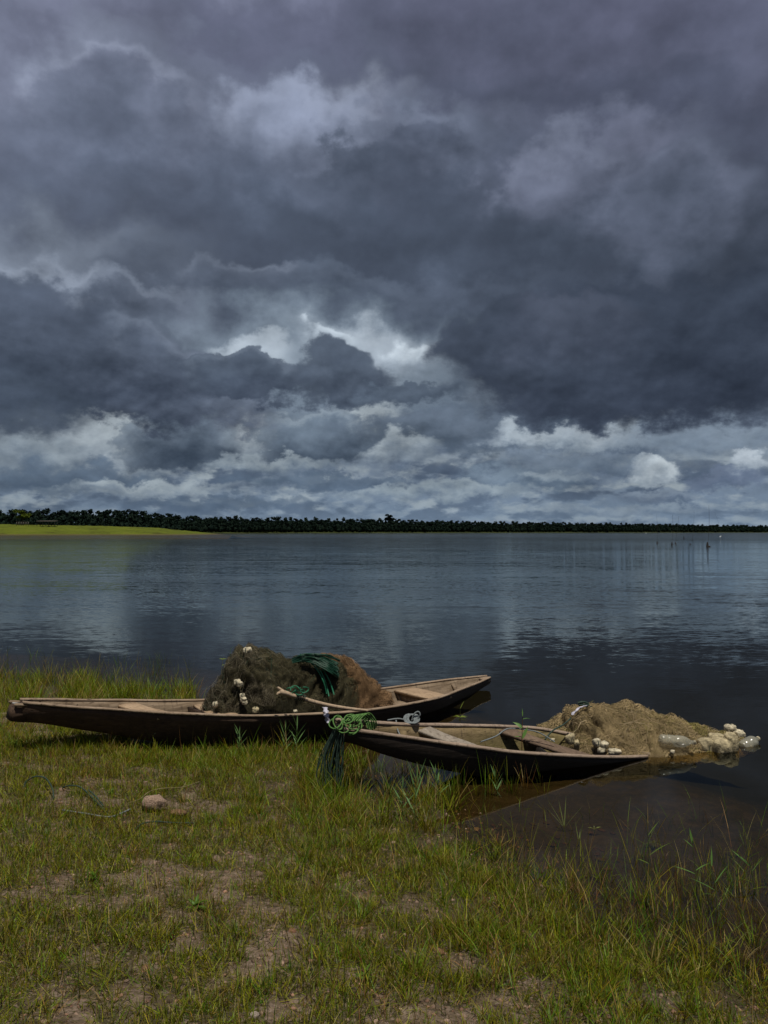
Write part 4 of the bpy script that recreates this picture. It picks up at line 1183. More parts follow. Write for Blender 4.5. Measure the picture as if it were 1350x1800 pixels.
# ------------------------------------------------------------------ floats, bottles, ropes
def lump_mesh(mb, c, r, seed, sub=3, amp=.28, rot=0.0, tilt=0.0):
    V, F = ICO[sub]
    sq = np.sign(V) * np.abs(V) ** .62                      # squarer than a ball
    n = fbm(V * 1.6 + seed * 3.7, 3) - .5
    n2 = fbm(V * 6 + seed * 1.3, 2) - .5
    P = sq * (1 + amp * 1.9 * n + .22 * n2)[:, None] * np.asarray(r)
    M = Matrix.Rotation(rot, 3, 'Z') @ Matrix.Rotation(tilt, 3, 'X')
    mb.add(P @ np.array(M).T + np.asarray(c), None, F)
def net_float(p, lumps, label, mat=M_FLOAT, cat='net float', group='foam floats tied to the nets', name='net_float', tie=True):
    root = empty(name, p, label, cat, group)
    for i, (off, r, rot, tl_) in enumerate(lumps):
        mb = MB(); lump_mesh(mb, off, r, i + p[0] * 11 + p[2] * 17, 3, .30, rot, tl_)
        mb.build('foam_piece', mat, root)
    if tie:
        mb = MB(); r = lumps[0][1]
        th = np.linspace(0, 6.28, 14)
        mb.tube([(lumps[0][0][0] + .05 * r[0], lumps[0][0][1] + 1.0 * r[1] * math.cos(t), lumps[0][0][2] + 1.0 * r[2] * math.sin(t)) for t in th], .004, 5)
        mb.build('tie_cord', M_ROPE_BK, root)
    return root
def P3(h, u, v, fwd=.0):
    fwd += .035
    p = ray_to(h, u, v); d = (p - Vector((0, 0, H))).normalized()
    return p - d * fwd
net_float(P3(net1, 434, 1144, .01), [((-.012, 0, .0), (.026, .028, .032), .2, 0), ((.022, 0, .006), (.024, .026, .030), .5, .2)], 'cream foam float perched on the peak of the dark net')
net_float(P3(net1, 417, 1199, .02), [((0, 0, 0), (.034, .03, .026), .2, 0), ((.026, -.01, -.016), (.030, .028, .026), .9, .2)], 'cream foam float on the left slope of the dark net')
net_float(P3(net1, 428, 1228, .02), [((-.012, 0, .026), (.024, .024, .022), .2, 0), ((.0, -.01, -.004), (.030, .026, .024), .5, .3), ((.014, -.012, -.034), (.026, .024, .020), .1, .1)], 'knobbly yellowish foam float low on the dark net')
net_float(P3(net1, 449, 1248, .02), [((0, 0, 0), (.032, .028, .028), .2, 0)], 'dull grey foam float low on the dark net, half hidden by twine', M_FLOAT_G)
net_float(P3(net1, 378, 1238, .03), [((0, 0, 0), (.026, .026, .026), .1, 0)], 'small pale float at the left foot of the dark net', M_FLOAT)
net_float(P3(net1, 519, 1250, .02), [((0, 0, 0), (.020, .018, .014), .4, 0)], 'small whitish float at the front foot of the dark net', M_FLOAT, tie=False)
net_float(unproj(1268, 1312, y=7.42), [((-.145, .0, -.005), (.085, .075, .075), .1, 0), ((-.02, -.03, .0), (.092, .085, .088), .5, .2), ((.082, .0, .026), (.062, .07, .098), .2, .2), ((.0, .09, .05), (.075, .05, .045), .2, .1)], 'big cluster of pale foam blocks at the right end of the tan net', M_FLOAT_G)
net_float(unproj(1290, 1284, y=7.9), [((-.035, 0, .02), (.056, .05, .042), .3, 0), ((.025, -.03, -.03), (.068, .05, .042), .2, .25)], 'pair of cream foam floats at the far right tip of the tan net')
net_float(P3(net3, 1056, 1310, .03), [((-.03, 0, .02), (.036, .034, .034), .3, 0), ((.025, -.015, .004), (.036, .034, .032), .6, .2), ((-.005, -.03, -.036), (.034, .032, .026), .2, .1)], 'three-lobed cream float at the front of the tan net')
net_float(P3(net3, 1080, 1321, .03), [((0, 0, 0), (.058, .04, .026), .1, 0)], 'flat cream float at the waterline in front of the tan net', tie=False)
net_float(P3(net3, 1008, 1306, .03), [((-.028, 0, .034), (.040, .034, .046), .2, .2), ((.026, -.012, -.024), (.024, .028, .056), -.2, .3)], 'long mossy two-part float beside the brown thwart', M_FLOAT_G)
net_float(P3(net3, 952, 1291, .02), [((0, 0, 0), (.026, .022, .016), .2, 0)], 'small cream float behind the brown thwart, left of its pair', tie=False)
net_float(P3(net3, 970, 1300, .02), [((0, 0, 0), (.028, .022, .018), .4, 0)], 'small cream float close above the brown thwart', tie=False)
net_float(P3(net3, 1182, 1321, .02), [((0, 0, 0), (.022, .018, .014), .8, 0)], 'tiny white float at the waterline under the plastic bottle', tie=False)

def mat_bottle():
    m, t, out = material('clear_plastic')
    p = t.new('ShaderNodeBsdfPrincipled')
    p.inputs['Base Color'].default_value = (.40, .39, .30, 1)
    p.inputs['Roughness'].default_value = .22
    p.inputs['Alpha'].default_value = .45
    p.inputs['Specular IOR Level'].default_value = .8
    t.l.new(p.outputs[0], out.inputs[0])
    return m
M_BOTTLE = mat_bottle()
def bottle(p, ang, tilt, label, L=.30, r=.05):
    root = empty('plastic_bottle', p, label, 'bottle', 'plastic bottles used as floats', ang)
    root.rotation_euler = (0, tilt, ang)
    prof = [(-.5, .3), (-.49, .8), (-.46, .97), (-.36, 1.0), (-.34, .94), (-.30, .94), (-.28, 1.0), (-.12, 1.0), (-.10, .93), (-.06, .93), (-.04, 1.0), (.14, 1.0), (.24, .82), (.33, .50), (.37, .34), (.44, .32)]
    m = MB(); n = 18
    th = np.arange(n) * 2 * math.pi / n
    V = np.array([[(x * L, q * r * math.cos(t) * (1 + .06 * math.sin(3 * t + x * 9)), q * r * math.sin(t)) for t in th] for x, q in prof]).reshape(-1, 3)
    m.add(V, grid_faces(len(prof), n, wrap_v=True), [(0, i + 1, i) for i in range(1, n - 1)])
    m.build('bottle_body', M_BOTTLE, root)
    m = MB(); m.tube([(.435 * L, 0, 0), (.50 * L, 0, 0)], r * .38, 12); m.build('bottle_cap', M_FLOAT, root, False)
bottle(P3(net3, 1191, 1303, .04), .12, .10, 'clear plastic bottle half sunk in the front of the tan net', .34, .052)
bottle(unproj(1318, 1307, y=7.6), .5, -.25, 'clear plastic bottle floating upright past the big foam cluster', .26, .062)

def rope(name, paths, r, mat, label, cat='rope', group=None, n=6, res=10):
    mb = MB()
    for P in paths:
        mb.tube(P, r, n, None, max(6, res * len(P) // 2))
    return tag(mb.build(name, mat), label, cat, group)
rr_ = np.random.default_rng(31)
# hank of dark green rope laid over the dark net
hank = []
for k in range(64):
    f = rr_.random()
    a = ray_to(net1, 513 + 10 * rr_.random(), 1158 + 8 * f)
    u1, v1 = 602 - 26 * (1 - f) * rr_.random() - 3 * f, 1160 + 36 * f
    q = [a]
    for t in (.2, .4, .6, .8, 1.0):
        uu = 516 + (u1 - 516) * t
        vv = 1154 + 8 * f + (v1 - 1154 - 8 * f) * t ** 1.8 - 7 * math.sin(math.pi * t) * (1 - .5 * f) + rr_.normal() * 1.0
        src = ray_to(net1, uu, max(vv, 1163)) if uu < 596 else ray_to(net2, uu, max(vv, 1163))
        y = src.y - .07 - .05 * math.sin(math.pi * t) - .02 * rr_.random()
        q.append(unproj(uu, vv, y=y))
    hank.append(q)
rope('rope_hank', hank, .0065, M_ROPE_DG, 'thick hank of dark green rope draped over the top of the dark net', 'rope')
tails = []
for k, (u1, v1) in enumerate([(577, 1224), (586, 1221), (573, 1219)]):
    q = []
    for t in np.linspace(0, 1, 8):
        uu = 528 + (u1 - 528) * t ** .9 + 8 * math.sin(3.0 * t); vv = 1150 + (v1 - 1150) * t ** 1.15 + (-6 * math.sin(3.14 * t) if k < 2 else 0)
        q.append(unproj(uu, vv, y=ray_to(net1, uu, max(vv, 1164)).y - .06))
    tails.append(q)
M_ROPE_MG = mat_simple('green_rope', (.012, .13, .062), .5, 60, .3, .4, .002)
rope('rope_tail', tails, .0075, M_ROPE_MG, 'green rope end with frayed tip hanging down the front of the dark net', 'rope')

# bare forked branch across the net, with its lashing
s0, s1 = unproj(500, 1218, y=7.50), unproj(646, 1249, y=8.02)
sp = [s0.lerp(s1, t) + Vector((0, 0, -.03 * math.sin(math.pi * t))) for t in (0, .25, .5, .75, 1)]
stick = empty('branch', s0, 'bare forked branch resting across the net and the canoe side', 'branch')
mb = MB()
L0 = [p - s0 for p in sp]
mb.tube([Vector((-.03, 0, .012))] + L0, [.026, .024, .021, .019, .017, .013], 8, None, 24)
mb.build('stem', M_STICK, stick)
mb = MB(); mb.tube([(0, 0, .004), (-.045, -.01, .040), (-.065, -.015, .055)], [.018, .013, .010], 7, None, 8); mb.build('fork', M_STICK, stick)
mb = MB(); mb.tube([(.0, 0, .0), (-.05, -.02, .004), (-.062, -.03, -.01)], [.017, .014, .009], 7, None, 8); mb.build('fork', M_STICK, stick)
mb = MB()
for k in range(5):
    c = s0.lerp(s1, .13 + .022 * k) - s0 + Vector((0, 0, -.012))
    dv = (s1 - s0).normalized(); a_ = dv.cross(Vector((0, 0, 1))).normalized(); b_ = dv.cross(a_)
    mb.tube([c + (a_ * math.cos(t) + b_ * math.sin(t)) * .027 for t in np.linspace(0, 6.28, 13)], .006, 5)
mb.build('lashing', M_ROPE_BK, stick)
kn = []
c = s0.lerp(s1, .15) + Vector((0, -.02, .05))
for k in range(4):
    ph = rr_.random() * 6; e = Vector(((k - 1.5) * .04, rr_.normal() * .01, .01 * rr_.normal()))
    kn.append([c + e + Vector((.042 * math.cos(t + ph), .02 * math.sin(t * 2), .026 * math.sin(t + ph))) for t in np.linspace(0, 5.6, 9)])
rope('rope_knot', kn, .006, M_ROPE_MG, 'small green rope knot tied on the forked branch')

# bright green coil on the small canoe's bow
coil = []
bc = unproj(612, 1276, y=6.22)
for k in range(9):
    ph = rr_.random() * 6.28; rx, rz = .030 + .050 * rr_.random(), .018 + .024 * rr_.random()
    e = Vector((.14 * rr_.random() - .10, .04 * rr_.normal(), .018 * rr_.normal() + .02)); sk = rr_.normal() * .3
    coil.append([bc + e + Vector((rx * math.cos(t + ph), .06 * math.sin(t + ph) + .02 * math.sin(2 * t), rz * math.sin(t + ph) + sk * rx * math.cos(t + ph) * .6)) for t in np.linspace(0, 6.6, 12)])
for k in range(6):
    x0 = .01 + .022 * k
    a = bc + Vector((-.02 + .02 * k, .0, .035)); b_ = unproj(628 + 4.6 * k, 1261 - .8 * k, y=6.36); d_ = unproj(646 + 3.2 * k, 1280 + 1.5 * (k % 3), y=6.33 + .02 * k)
    coil.append([a, a.lerp(b_, .5) + Vector((0, 0, .025)), b_ + Vector((0, 0, .012)), b_.lerp(d_, .55) + Vector((.018, 0, .012)), d_])
rope('rope_coil', coil, .0055, M_ROPE_G, 'tangled bright green rope coiled on the bow of the sunken canoe')
hang = []
for k in range(34):
    f = rr_.random(); g2 = rr_.random()
    top_ = unproj(586 + 20 * f, 1282 + 4 * g2, y=6.20 - .03 + .10 * g2)
    bot_ = unproj(562 + 40 * f + rr_.normal() * 3, 1388 + 8 * rr_.normal(), y=6.13 + .14 * g2)
    bot_.z = max(bot_.z, ground_h([bot_.x], [bot_.y])[0] + .01)
    mid = top_.lerp(bot_, .45) + Vector((-.045 * (1 - f) + .015 * rr_.normal(), .0, 0)); m2_ = top_.lerp(bot_, .8) + Vector((.012 * rr_.normal() - .03 * (1 - f), 0, 0))
    hang.append([top_, mid, m2_, bot_])
rope('rope_hank', hang, .0048, M_ROPE_BK, 'long blackish green rope hank hanging from the bow of the sunken canoe to the grass')
# grey cord looped round the grey thwart
gp = unproj(724, 1270, y=6.60)
cord = []
for k in range(4):
    ph = k * 1.7
    cord.append([gp + Vector((.045 * math.cos(t + ph) + .012 * k - .02, .03 * math.sin(t + ph), .03 + .03 * math.sin(t + ph))) for t in np.linspace(0, 6.5, 10)])
cord.append([gp + Vector(p) for p in ((.0, 0, .02), (.02, 0, .07), (.052, 0, .088), (.066, 0, .062), (.045, 0, .032), (.0, 0, .026))])
cord.append([gp, gp + Vector((-.10, -.02, .035)), gp + Vector((-.20, -.05, .03))])
cord.append([gp + Vector((-.13, -.02, .03)), gp + Vector((-.12, -.10, -.03)), gp + Vector((-.08, -.17, -.10))])
rope('cord', cord, .0068, M_ROPE_GY, 'grey cord looped round the far end of the grey thwart', 'cord')
rope('cord', [[unproj(845, 1304, y=6.75), unproj(872, 1294, y=6.9), unproj(893, 1281, y=6.98), unproj(925, 1283, y=7.0), unproj(948, 1288, y=7.0), unproj(975, 1304, y=6.98)]], .006, M_ROPE_GY, 'thin grey cord arching across the inside of the sunken canoe', 'cord')
rope('cord', [[unproj(958, 1300, y=7.15), unproj(972, 1284, y=7.25), unproj(990, 1274, y=7.35), unproj(1004, 1262, y=7.4)]], .007, M_ROPE_BK, 'thin dark cord lying up the left slope of the tan net', 'cord')
rope('rope_end', [[unproj(1016, 1236, y=7.65), unproj(1026, 1234, y=7.65), unproj(1036, 1239, y=7.7)], [unproj(1017, 1239, y=7.65), unproj(1030, 1239, y=7.65), unproj(1040, 1243, y=7.7)], [unproj(1018, 1234, y=7.66), unproj(1028, 1240, y=7.65), unproj(1044, 1244, y=7.7)]], .012, M_ROPE_BK, 'knotted dark green rope end sticking out at the top of the tan net')

# pale plastic strips
M_RAG = mat_simple('pale_plastic_film', (.40, .39, .45), .35, 12, .3, .5)
def rag(name, P, wid, label, th=.004):
    P = catmull(P, 14); m = MB(); rr = []
    for i, p in enumerate(P):
        w2 = wid * (.55 + .5 * math.sin(i * .9 + 1) ** 2)
        a = Vector(p) + Vector((-w2, .010 * math.sin(i * 1.3), 0)); b = Vector(p) + Vector((w2, .012 * math.cos(i * 1.7), 0))
        c = (a + b) / 2 + Vector((0, -.012, 0))
        rr.append([a, c, b, b + Vector((0, th, 0)), c + Vector((0, th, 0)), a + Vector((0, th, 0))])
    m.add(np.array([[tuple(q) for q in r] for r in rr]).reshape(-1, 3), grid_faces(14, 6, wrap_v=True))
    return tag(m.build(name, M_RAG), label, 'plastic strip')
rag('plastic_strip', [unproj(571, 1243, y=7.90), unproj(573, 1251, y=7.83), unproj(574, 1259, y=7.80), unproj(577, 1270, y=7.80)], .028, 'pale plastic strip knotted over the side of the long canoe')
rag('plastic_strip', [unproj(1030, 1240, y=7.62), unproj(1019, 1244, y=7.6), unproj(1006, 1256, y=7.55)], .02, 'pale bluish plastic strip at the top left of the tan net')

# ------------------------------------------------------------------ grass
def blades(name, P, h, w, az, lean, curv, col, label, fine=False):
    """Grass blades as tapering curved ribbons, each its own shape and colour; one mesh."""
    n = len(P)
    tk = np.array([0, .38, .72, 1.0]); wk = np.array([1, .9, .6])
    dirv = np.stack([np.cos(az), np.sin(az)], 1)
    fa = az + math.pi / 2 + R.normal(size=n) * .7
    side = np.stack([np.cos(fa), np.sin(fa), np.zeros(n)], 1)
    c = np.zeros((n, 4, 3)); c[:, 0] = P
    for k in range(1, 4):
        a = lean + curv * tk[k]
        st = (tk[k] - tk[k - 1]) * h
        c[:, k, :2] = c[:, k - 1, :2] + dirv * (np.sin(a) * st)[:, None]
        c[:, k, 2] = c[:, k - 1, 2] + np.cos(a) * st
    V = np.zeros((n, 7, 3))
    for k in range(3):
        V[:, 2 * k] = c[:, k] - side * (w * wk[k] * .5)[:, None]
        V[:, 2 * k + 1] = c[:, k] + side * (w * wk[k] * .5)[:, None]
    V[:, 6] = c[:, 3]
    if fine:                                  # short blades: two segments are enough
        V = V[:, [0, 1, 4, 5, 6]]; V[:, 2:4] += (c[:, 2:3] - c[:, 2:3]); b = (np.arange(n) * 5)[:, None]
        me = np_mesh(name, V.reshape(-1, 3), b + [0, 1, 3, 2], b + [2, 3, 4], True, np.repeat(col, 5, 0))
        return tag(link(name, me, M_GRASS), label, None, kind='stuff')
    b = (np.arange(n) * 7)[:, None]
    Q = np.concatenate([b + [0, 1, 3, 2], b + [2, 3, 5, 4]]); T = b + [4, 5, 6]
    me = np_mesh(name, V.reshape(-1, 3), Q, T, True, np.repeat(col, 7, 0))
    return tag(link(name, me, M_GRASS), label, None, kind='stuff')

GREEN = np.array([.070, .140, .006]); YEL = np.array([.190, .190, .010]); OLIVE = np.array([.112, .118, .009]); STRAW = np.array([.25, .18, .062]); RED = np.array([.135, .070, .022]); LIME = np.array([.125, .190, .010])
def wedge(n, y0=2.2, y1=8.4, xm=.62, pad=.7):
    y = y0 + (y1 - y0) * R.random(n) ** .8
    x = (R.random(n) * 2 - 1) * (xm * y + pad)
    return np.stack([x, y], 1)
def mixcol(n, weights, jitter=.42):
    base = np.stack([GREEN, YEL, OLIVE, STRAW, RED, LIME]); wt = np.array(weights, float); wt /= wt.sum(-1, keepdims=True)
    if wt.ndim == 1: wt = np.tile(wt, (n, 1))
    cs = np.cumsum(wt, 1); r = R.random((n, 1)); idx = np.minimum((r > cs).sum(1), 5)
    return np.clip(base[idx] * (1 + jitter * R.normal(size=(n, 1))) * (1 + .10 * R.normal(size=(n, 3))), .004, .5)
def in_boat(P, pad=0.0):
    out = np.zeros(len(P), bool)
    for bt in (boatA, boatB):
        L = bt.loc(np.concatenate([P[:, :2], np.zeros((len(P), 1))], 1))
        lo = np.interp(L[:, 0], bt.Nb[:, 0], bt.Nb[:, 1]) - pad; hi = np.interp(L[:, 0], bt.Fb[:, 0], bt.Fb[:, 1]) + pad
        zb = np.interp(L[:, 0], bt.Nb[:, 0], bt.zb)
        out |= (L[:, 0] > 0) & (L[:, 0] < bt.N[-1, 0]) & (L[:, 1] > lo) & (L[:, 1] < hi) & (zb < .16)
    return out
def finish(P, dmin=-9.0, dmax=99.0):
    d = shore_dist(P[:, 0], P[:, 1])
    k = (d > dmin) & (d < dmax) & ~in_boat(P, .04)
    P = P[k]
    return np.concatenate([P, ground_h(P[:, 0], P[:, 1])[:, None] - .004], 1), d[k]

# short turf
P = wedge(520000)
P = P[R.random(len(P)) < cover(P) * .95]
P, d = finish(P, -.30)
keep = R.random(len(P)) < np.clip((d + .30) / .45, 0, 1); P, d = P[keep], d[keep]
n = len(P)
f1 = fbm2(P[:, 0], P[:, 1], .9, 3, 1.2)[:, None]; f2 = fbm2(P[:, 0], P[:, 1], 2.6, 3, 7.7)[:, None]
wts = np.concatenate([.35 + 1.0 * np.clip(.5 - f1, 0, 1) * 2, .9 + f2, .9 + 0 * f1, .28 + 0 * f1, np.clip(f2 - .46, 0, 1) * 2.4, .25 + np.clip(.45 - f1, 0, 1)], 1)
hh = (.022 + .080 * R.random(n) ** 1.7) * (.7 + .9 * f2[:, 0])
blades('turf', P, hh, .0022 + .0022 * R.random(n), R.random(n) * 6.28, .15 + 1.15 * R.random(n), R.normal(size=n) * .9 + .4, mixcol(n, wts), 'short patchy olive turf on the gravelly shore', True)

# taller tufts
def tufts(C, per, hmin, hmax, spread, weights, lean=.75, curv=.8, wid=(.0026, .0050)):
    k = R.integers(int(per * .5), int(per * 1.5) + 1, len(C))
    idx = np.repeat(np.arange(len(C)), k); n = len(idx)
    r = spread * (.4 + R.random(n)) * np.sqrt(R.random(n)); a = R.random(n) * 6.28
    P = C[idx] + np.stack([r * np.cos(a), r * np.sin(a)], 1)
    th = (.55 + .75 * R.random(len(C)))[idx]
    h = (hmin + (hmax - hmin) * R.random(n) ** 1.4) * th
    cc = mixcol(len(C), weights, .15)[idx] * (1 + .2 * R.normal(size=(n, 1)))
    cc = np.where(R.random((n, 1)) < .15, mixcol(n, [0, .3, .2, 1, .3, 0]), cc)
    return P, h, a + R.normal(size=n) * .5, lean * (.15 + r / spread * R.random(n)), curv * (.2 + R.random(n)), np.clip(cc, .004, .5), wid[0] + (wid[1] - wid[0]) * R.random(n)
def put_tufts(name, sets, label, dmin=-9, dmax=99):
    P = np.concatenate([s[0] for s in sets]); rest = [np.concatenate([s[i] for s in sets]) for i in range(1, 7)]
    d = shore_dist(P[:, 0], P[:, 1]); k = (d > dmin) & (d < dmax) & ~in_boat(P, .03)
    P = P[k]; h, az, le, cu, co, wd = [q[k] for q in rest]
    P3_ = np.concatenate([P, ground_h(P[:, 0], P[:, 1])[:, None] - .006], 1)
    return blades(name, P3_, h, wd, az, le, cu, co, label)
def pxpts(n, u0, u1, v0, v1, z=.05):
    return np.array([unproj(u0 + (u1 - u0) * R.random(), v0 + (v1 - v0) * R.random(), z)[:2] for _ in range(n)])
C = wedge(9000); C = C[R.random(len(C)) < cover(C) ** 1.5 * .55]
near_w = np.clip(1 - np.abs(shore_dist(C[:, 0], C[:, 1]) - .5) / 1.2, 0, 1)
setA = tufts(C[shore_dist(C[:, 0], C[:, 1]) > -.12], 15, .03, .095, .035, [.8, 1.0, .9, .35, .15, .7])
setA2 = tufts(C[near_w > .35], 14, .05, .16, .04, [1.0, .7, .7, .25, .12, 1.0])
put_tufts('grass_tufts', [setA, setA2], 'loose tufts of yellow-green grass all over the bank', -.5)
# lush fringe behind the bow of the long canoe, some of it standing in the water
setB = tufts(pxpts(400, -160, 170, 1178, 1262, .05), 17, .10, .32, .08, [.5, 1.0, .8, .25, .0, 1.0], .55, .7, (.003, .006))
setB2 = tufts(pxpts(200, 120, 345, 1205, 1248, .02), 18, .08, .27, .06, [.5, 1.0, .8, .15, .0, 1.0], .6, .7, (.003, .006))
setB3 = tufts(pxpts(190, -60, 340, 1155, 1215, 0), 7, .10, .34, .05, [.8, .6, 1.0, .25, .1, .2], .35, .5, (.0022, .0045))
setB4 = tufts(pxpts(420, -160, 260, 1255, 1330, .15), 20, .05, .17, .05, [.5, 1.0, .9, .25, .1, .8])
put_tufts('shore_grass', [setB, setB2, setB3, setB4], 'lush lime green grass along the water behind the long canoe')
# grass in front of the hulls
setC = tufts(pxpts(260, 230, 640, 1318, 1356, .0), 13, .035, .11, .045, [1.0, .7, .8, .3, .1, .9], .6, .7)
setC2 = tufts(pxpts(48, 400, 660, 1318, 1350, .0), 9, .10, .27, .04, [1.0, .3, .3, .2, .0, 1.0], .55, .5, (.003, .006))
setC3 = tufts(pxpts(230, 520, 800, 1345, 1470, .0), 12, .08, .26, .05, [.9, .8, .9, .35, .3, .9], .7, .7)
setC4 = tufts(pxpts(60, 690, 960, 1335, 1400, -.02), 8, .10, .30, .03, [.9, .6, .8, .3, .2, .5], .35, .4)
setC5 = tufts(pxpts(250, 760, 1360, 1530, 1730, .0), 11, .06, .20, .05, [.7, .9, 1.0, .4, .4, .5], .8, .8)
setC7 = tufts(pxpts(210, 800, 1370, 1420, 1660, -.06), 3, .10, .34, .06, [.8, .5, 1.0, .4, .3, .5], .6, .7, (.0022, .0042))
setC8 = tufts(pxpts(26, 545, 615, 1378, 1402, .02), 12, .10, .24, .05, [1, .6, .6, .2, .1, .8], .6, .6)
setC6 = tufts(pxpts(160, 880, 1370, 1500, 1660, -.05), 6, .10, .24, .04, [.6, .4, 1.0, .3, .4, .2], .5, .5, (.0018, .0035))
put_tufts('wet_grass', [setC, setC2, setC3, setC4, setC5, setC6, setC7, setC8], 'green grass standing in the shallows round the canoes')
# dead grass lying flat on the soil
P = wedge(75000, 2.2, 7.4); P = P[R.random(len(P)) < .35 + .65 * cover(P)]; P, d = finish(P, -.35); n = len(P)
P[:, 2] += .004 + .006 * R.random(n)
dead = np.array([(.16, .115, .05), (.10, .072, .034), (.21, .16, .08), (.065, .05, .026), (.13, .12, .03)])[R.integers(0, 5, n)] * (.6 + .7 * R.random((n, 1)))
blades('dead_grass', P, .02 + .05 * R.random(n) ** 1.6, .0016 + .0022 * R.random(n), R.random(n) * 6.28, 1.25 + .3 * R.random(n), R.normal(size=n) * .5, dead, 'dead straw lying flat on the stony soil', True)
# dry stems and dead bits
P = wedge(5200); P = P[R.random(len(P)) < .25 + .75 * cover(P)]; P, d = finish(P, -.6); n = len(P)
blades('dry_stems', P, .06 + .20 * R.random(n) ** 1.5, .0013 + .0014 * R.random(n), R.random(n) * 6.28, .2 + 1.25 * R.random(n), R.normal(size=n) * .5, mixcol(n, [.1, .3, .5, 1.3, .8, .1]), 'thin dry straw and dead stems among the turf')
P = wedge(1500); P = P[shore_dist(P[:, 0], P[:, 1]) > -.2]; P, d = finish(P, -.3); n = len(P)
blades('seeding_grass', P, .14 + .20 * R.random(n), .0014 + .0012 * R.random(n), R.random(n) * 6.28, .05 + .3 * R.random(n), R.random(n) * .5, mixcol(n, [1.0, .5, 1, .4, .5, .3]), 'tall thin grass stalks rising out of the turf')

# ------------------------------------------------------------------ stones and gravel
M_STONE = mat_simple('shore_stone', (.20, .148, .108), .9, 9, .5, .2, .01, use_col=True)
P = wedge(26000, 2.2, 6.8); cv = cover(P)
P = P[R.random(len(P)) < .22 + .9 * (1 - cv)]; P, d = finish(P, -.5); n = len(P)
V1, F1 = ICO[1]
r = .0035 + .011 * R.random(n) ** 2.6
sc = np.stack([.7 + .6 * R.random(n), .7 + .6 * R.random(n), .5 + .4 * R.random(n)], 1) * r[:, None]
a = R.random(n) * 6.28
jit = 1 + .25 * R.normal(size=(n, len(V1), 1))
VV = V1[None] * jit * sc[:, None]
VV = np.stack([VV[..., 0] * np.cos(a)[:, None] - VV[..., 1] * np.sin(a)[:, None], VV[..., 0] * np.sin(a)[:, None] + VV[..., 1] * np.cos(a)[:, None], VV[..., 2]], -1) + P[:, None] + [0, 0, .004]
pc = np.array([(.9, .82, .76), (1.15, 1.08, 1.05), (.7, .62, .58), (1.1, .86, .76), (.5, .46, .42)])[R.integers(0, 5, n)] * (.7 + .5 * R.random((n, 1)))
gr = link('gravel', np_mesh('gravel', VV.reshape(-1, 3), None, (np.arange(n)[:, None, None] * len(V1) + F1[None]).reshape(-1, 3), False, np.repeat(pc, len(V1), 0)), M_STONE)
tag(gr, 'small pinkish gravel scattered on the bare soil', kind='stuff')

def stone_mesh(seed, sub=3, flat=.6, col=(1, 1, 1)):
    V, F = ICO[sub]
    rg = np.random.default_rng(seed)
    P = V.copy()
    for k in range(9):                       # knocked-off faces
        nn = rg.normal(size=3); nn /= np.linalg.norm(nn); q = .62 + .25 * rg.random()
        e = P @ nn; P = P - np.clip(e - q, 0, None)[:, None] * nn
    P = P * (1 + .22 * (fbm(V * 2.2 + seed * 5.1, 4) - .5) + .16 * (fbm(V * 9 + seed, 3) - .5))[:, None] * (1, .8, flat)
    return np_mesh('stone', P, None, F, True, np.tile(col, (len(P), 1)))
big = link('stone', stone_mesh(3, 4, .72, (1.35, 1.28, 1.25)), M_STONE)
p = unproj(272, 1403, .19); big.location = (p.x, p.y, ground_h([p.x], [p.y])[0] + .045); big.scale = (.088, .075, .085); big.rotation_euler = (.1, .15, .5)
tag(big, 'pinkish grey rock the size of a fist in the grass, largest on the bank', 'stone')
big2 = link('stone', stone_mesh(8, 3, .5, (.9, .72, .55)), M_STONE)
p = unproj(313, 1411, .19); big2.location = (p.x, p.y, ground_h([p.x], [p.y])[0] + .02); big2.scale = (.06, .05, .05)
tag(big2, 'brownish flat stone close beside the largest pinkish rock', 'stone')
wh = link('stone', stone_mesh(12, 3, .6, (2.6, 2.9, 3.2)), M_STONE)
p = unproj(448, 1757, .24); wh.location = (p.x, p.y, ground_h([p.x], [p.y])[0] + .015); wh.scale = (.020, .013, .030)
tag(wh, 'small bright white pebble in the grass near the bottom edge', 'stone')
sm = [stone_mesh(20 + k, 2, .55 + .1 * (k % 3), [(1, .95, .9), (1.35, 1.2, 1.1), (.8, .7, .62), (1.3, .95, .75), (1.1, 1.05, 1.0)][k % 5]) for k in range(10)]
for me in sm: me.materials.append(M_STONE)
spots = [(100 + 1 * 0, 1520)]
Ps = wedge(420, 2.5, 6.6); cv = cover(Ps); Ps = Ps[R.random(len(Ps)) < .12 + .95 * (1 - cv)]; Ps, d = finish(Ps, .0)
for i, p in enumerate(Ps[:90]):
    o = bpy.data.objects.new('stone', sm[i % 10]); COL.objects.link(o)
    q = .011 + .022 * R.random() ** 2.2
    o.location = (p[0], p[1], p[2] + q * .12); o.scale = (q * (1 + .4 * R.random()), q, q); o.rotation_euler = (R.normal() * .2, R.normal() * .2, R.random() * 6.28)
    tag(o, ('small tan stone', 'small pale stone', 'small dark brown stone', 'small reddish stone', 'small pale grey stone')[i % 5] + ' lying loose on the grassy gravel bank', 'stone', ('tan', 'pale', 'dark brown', 'reddish', 'pale grey')[i % 5] + ' loose stones on the bank')
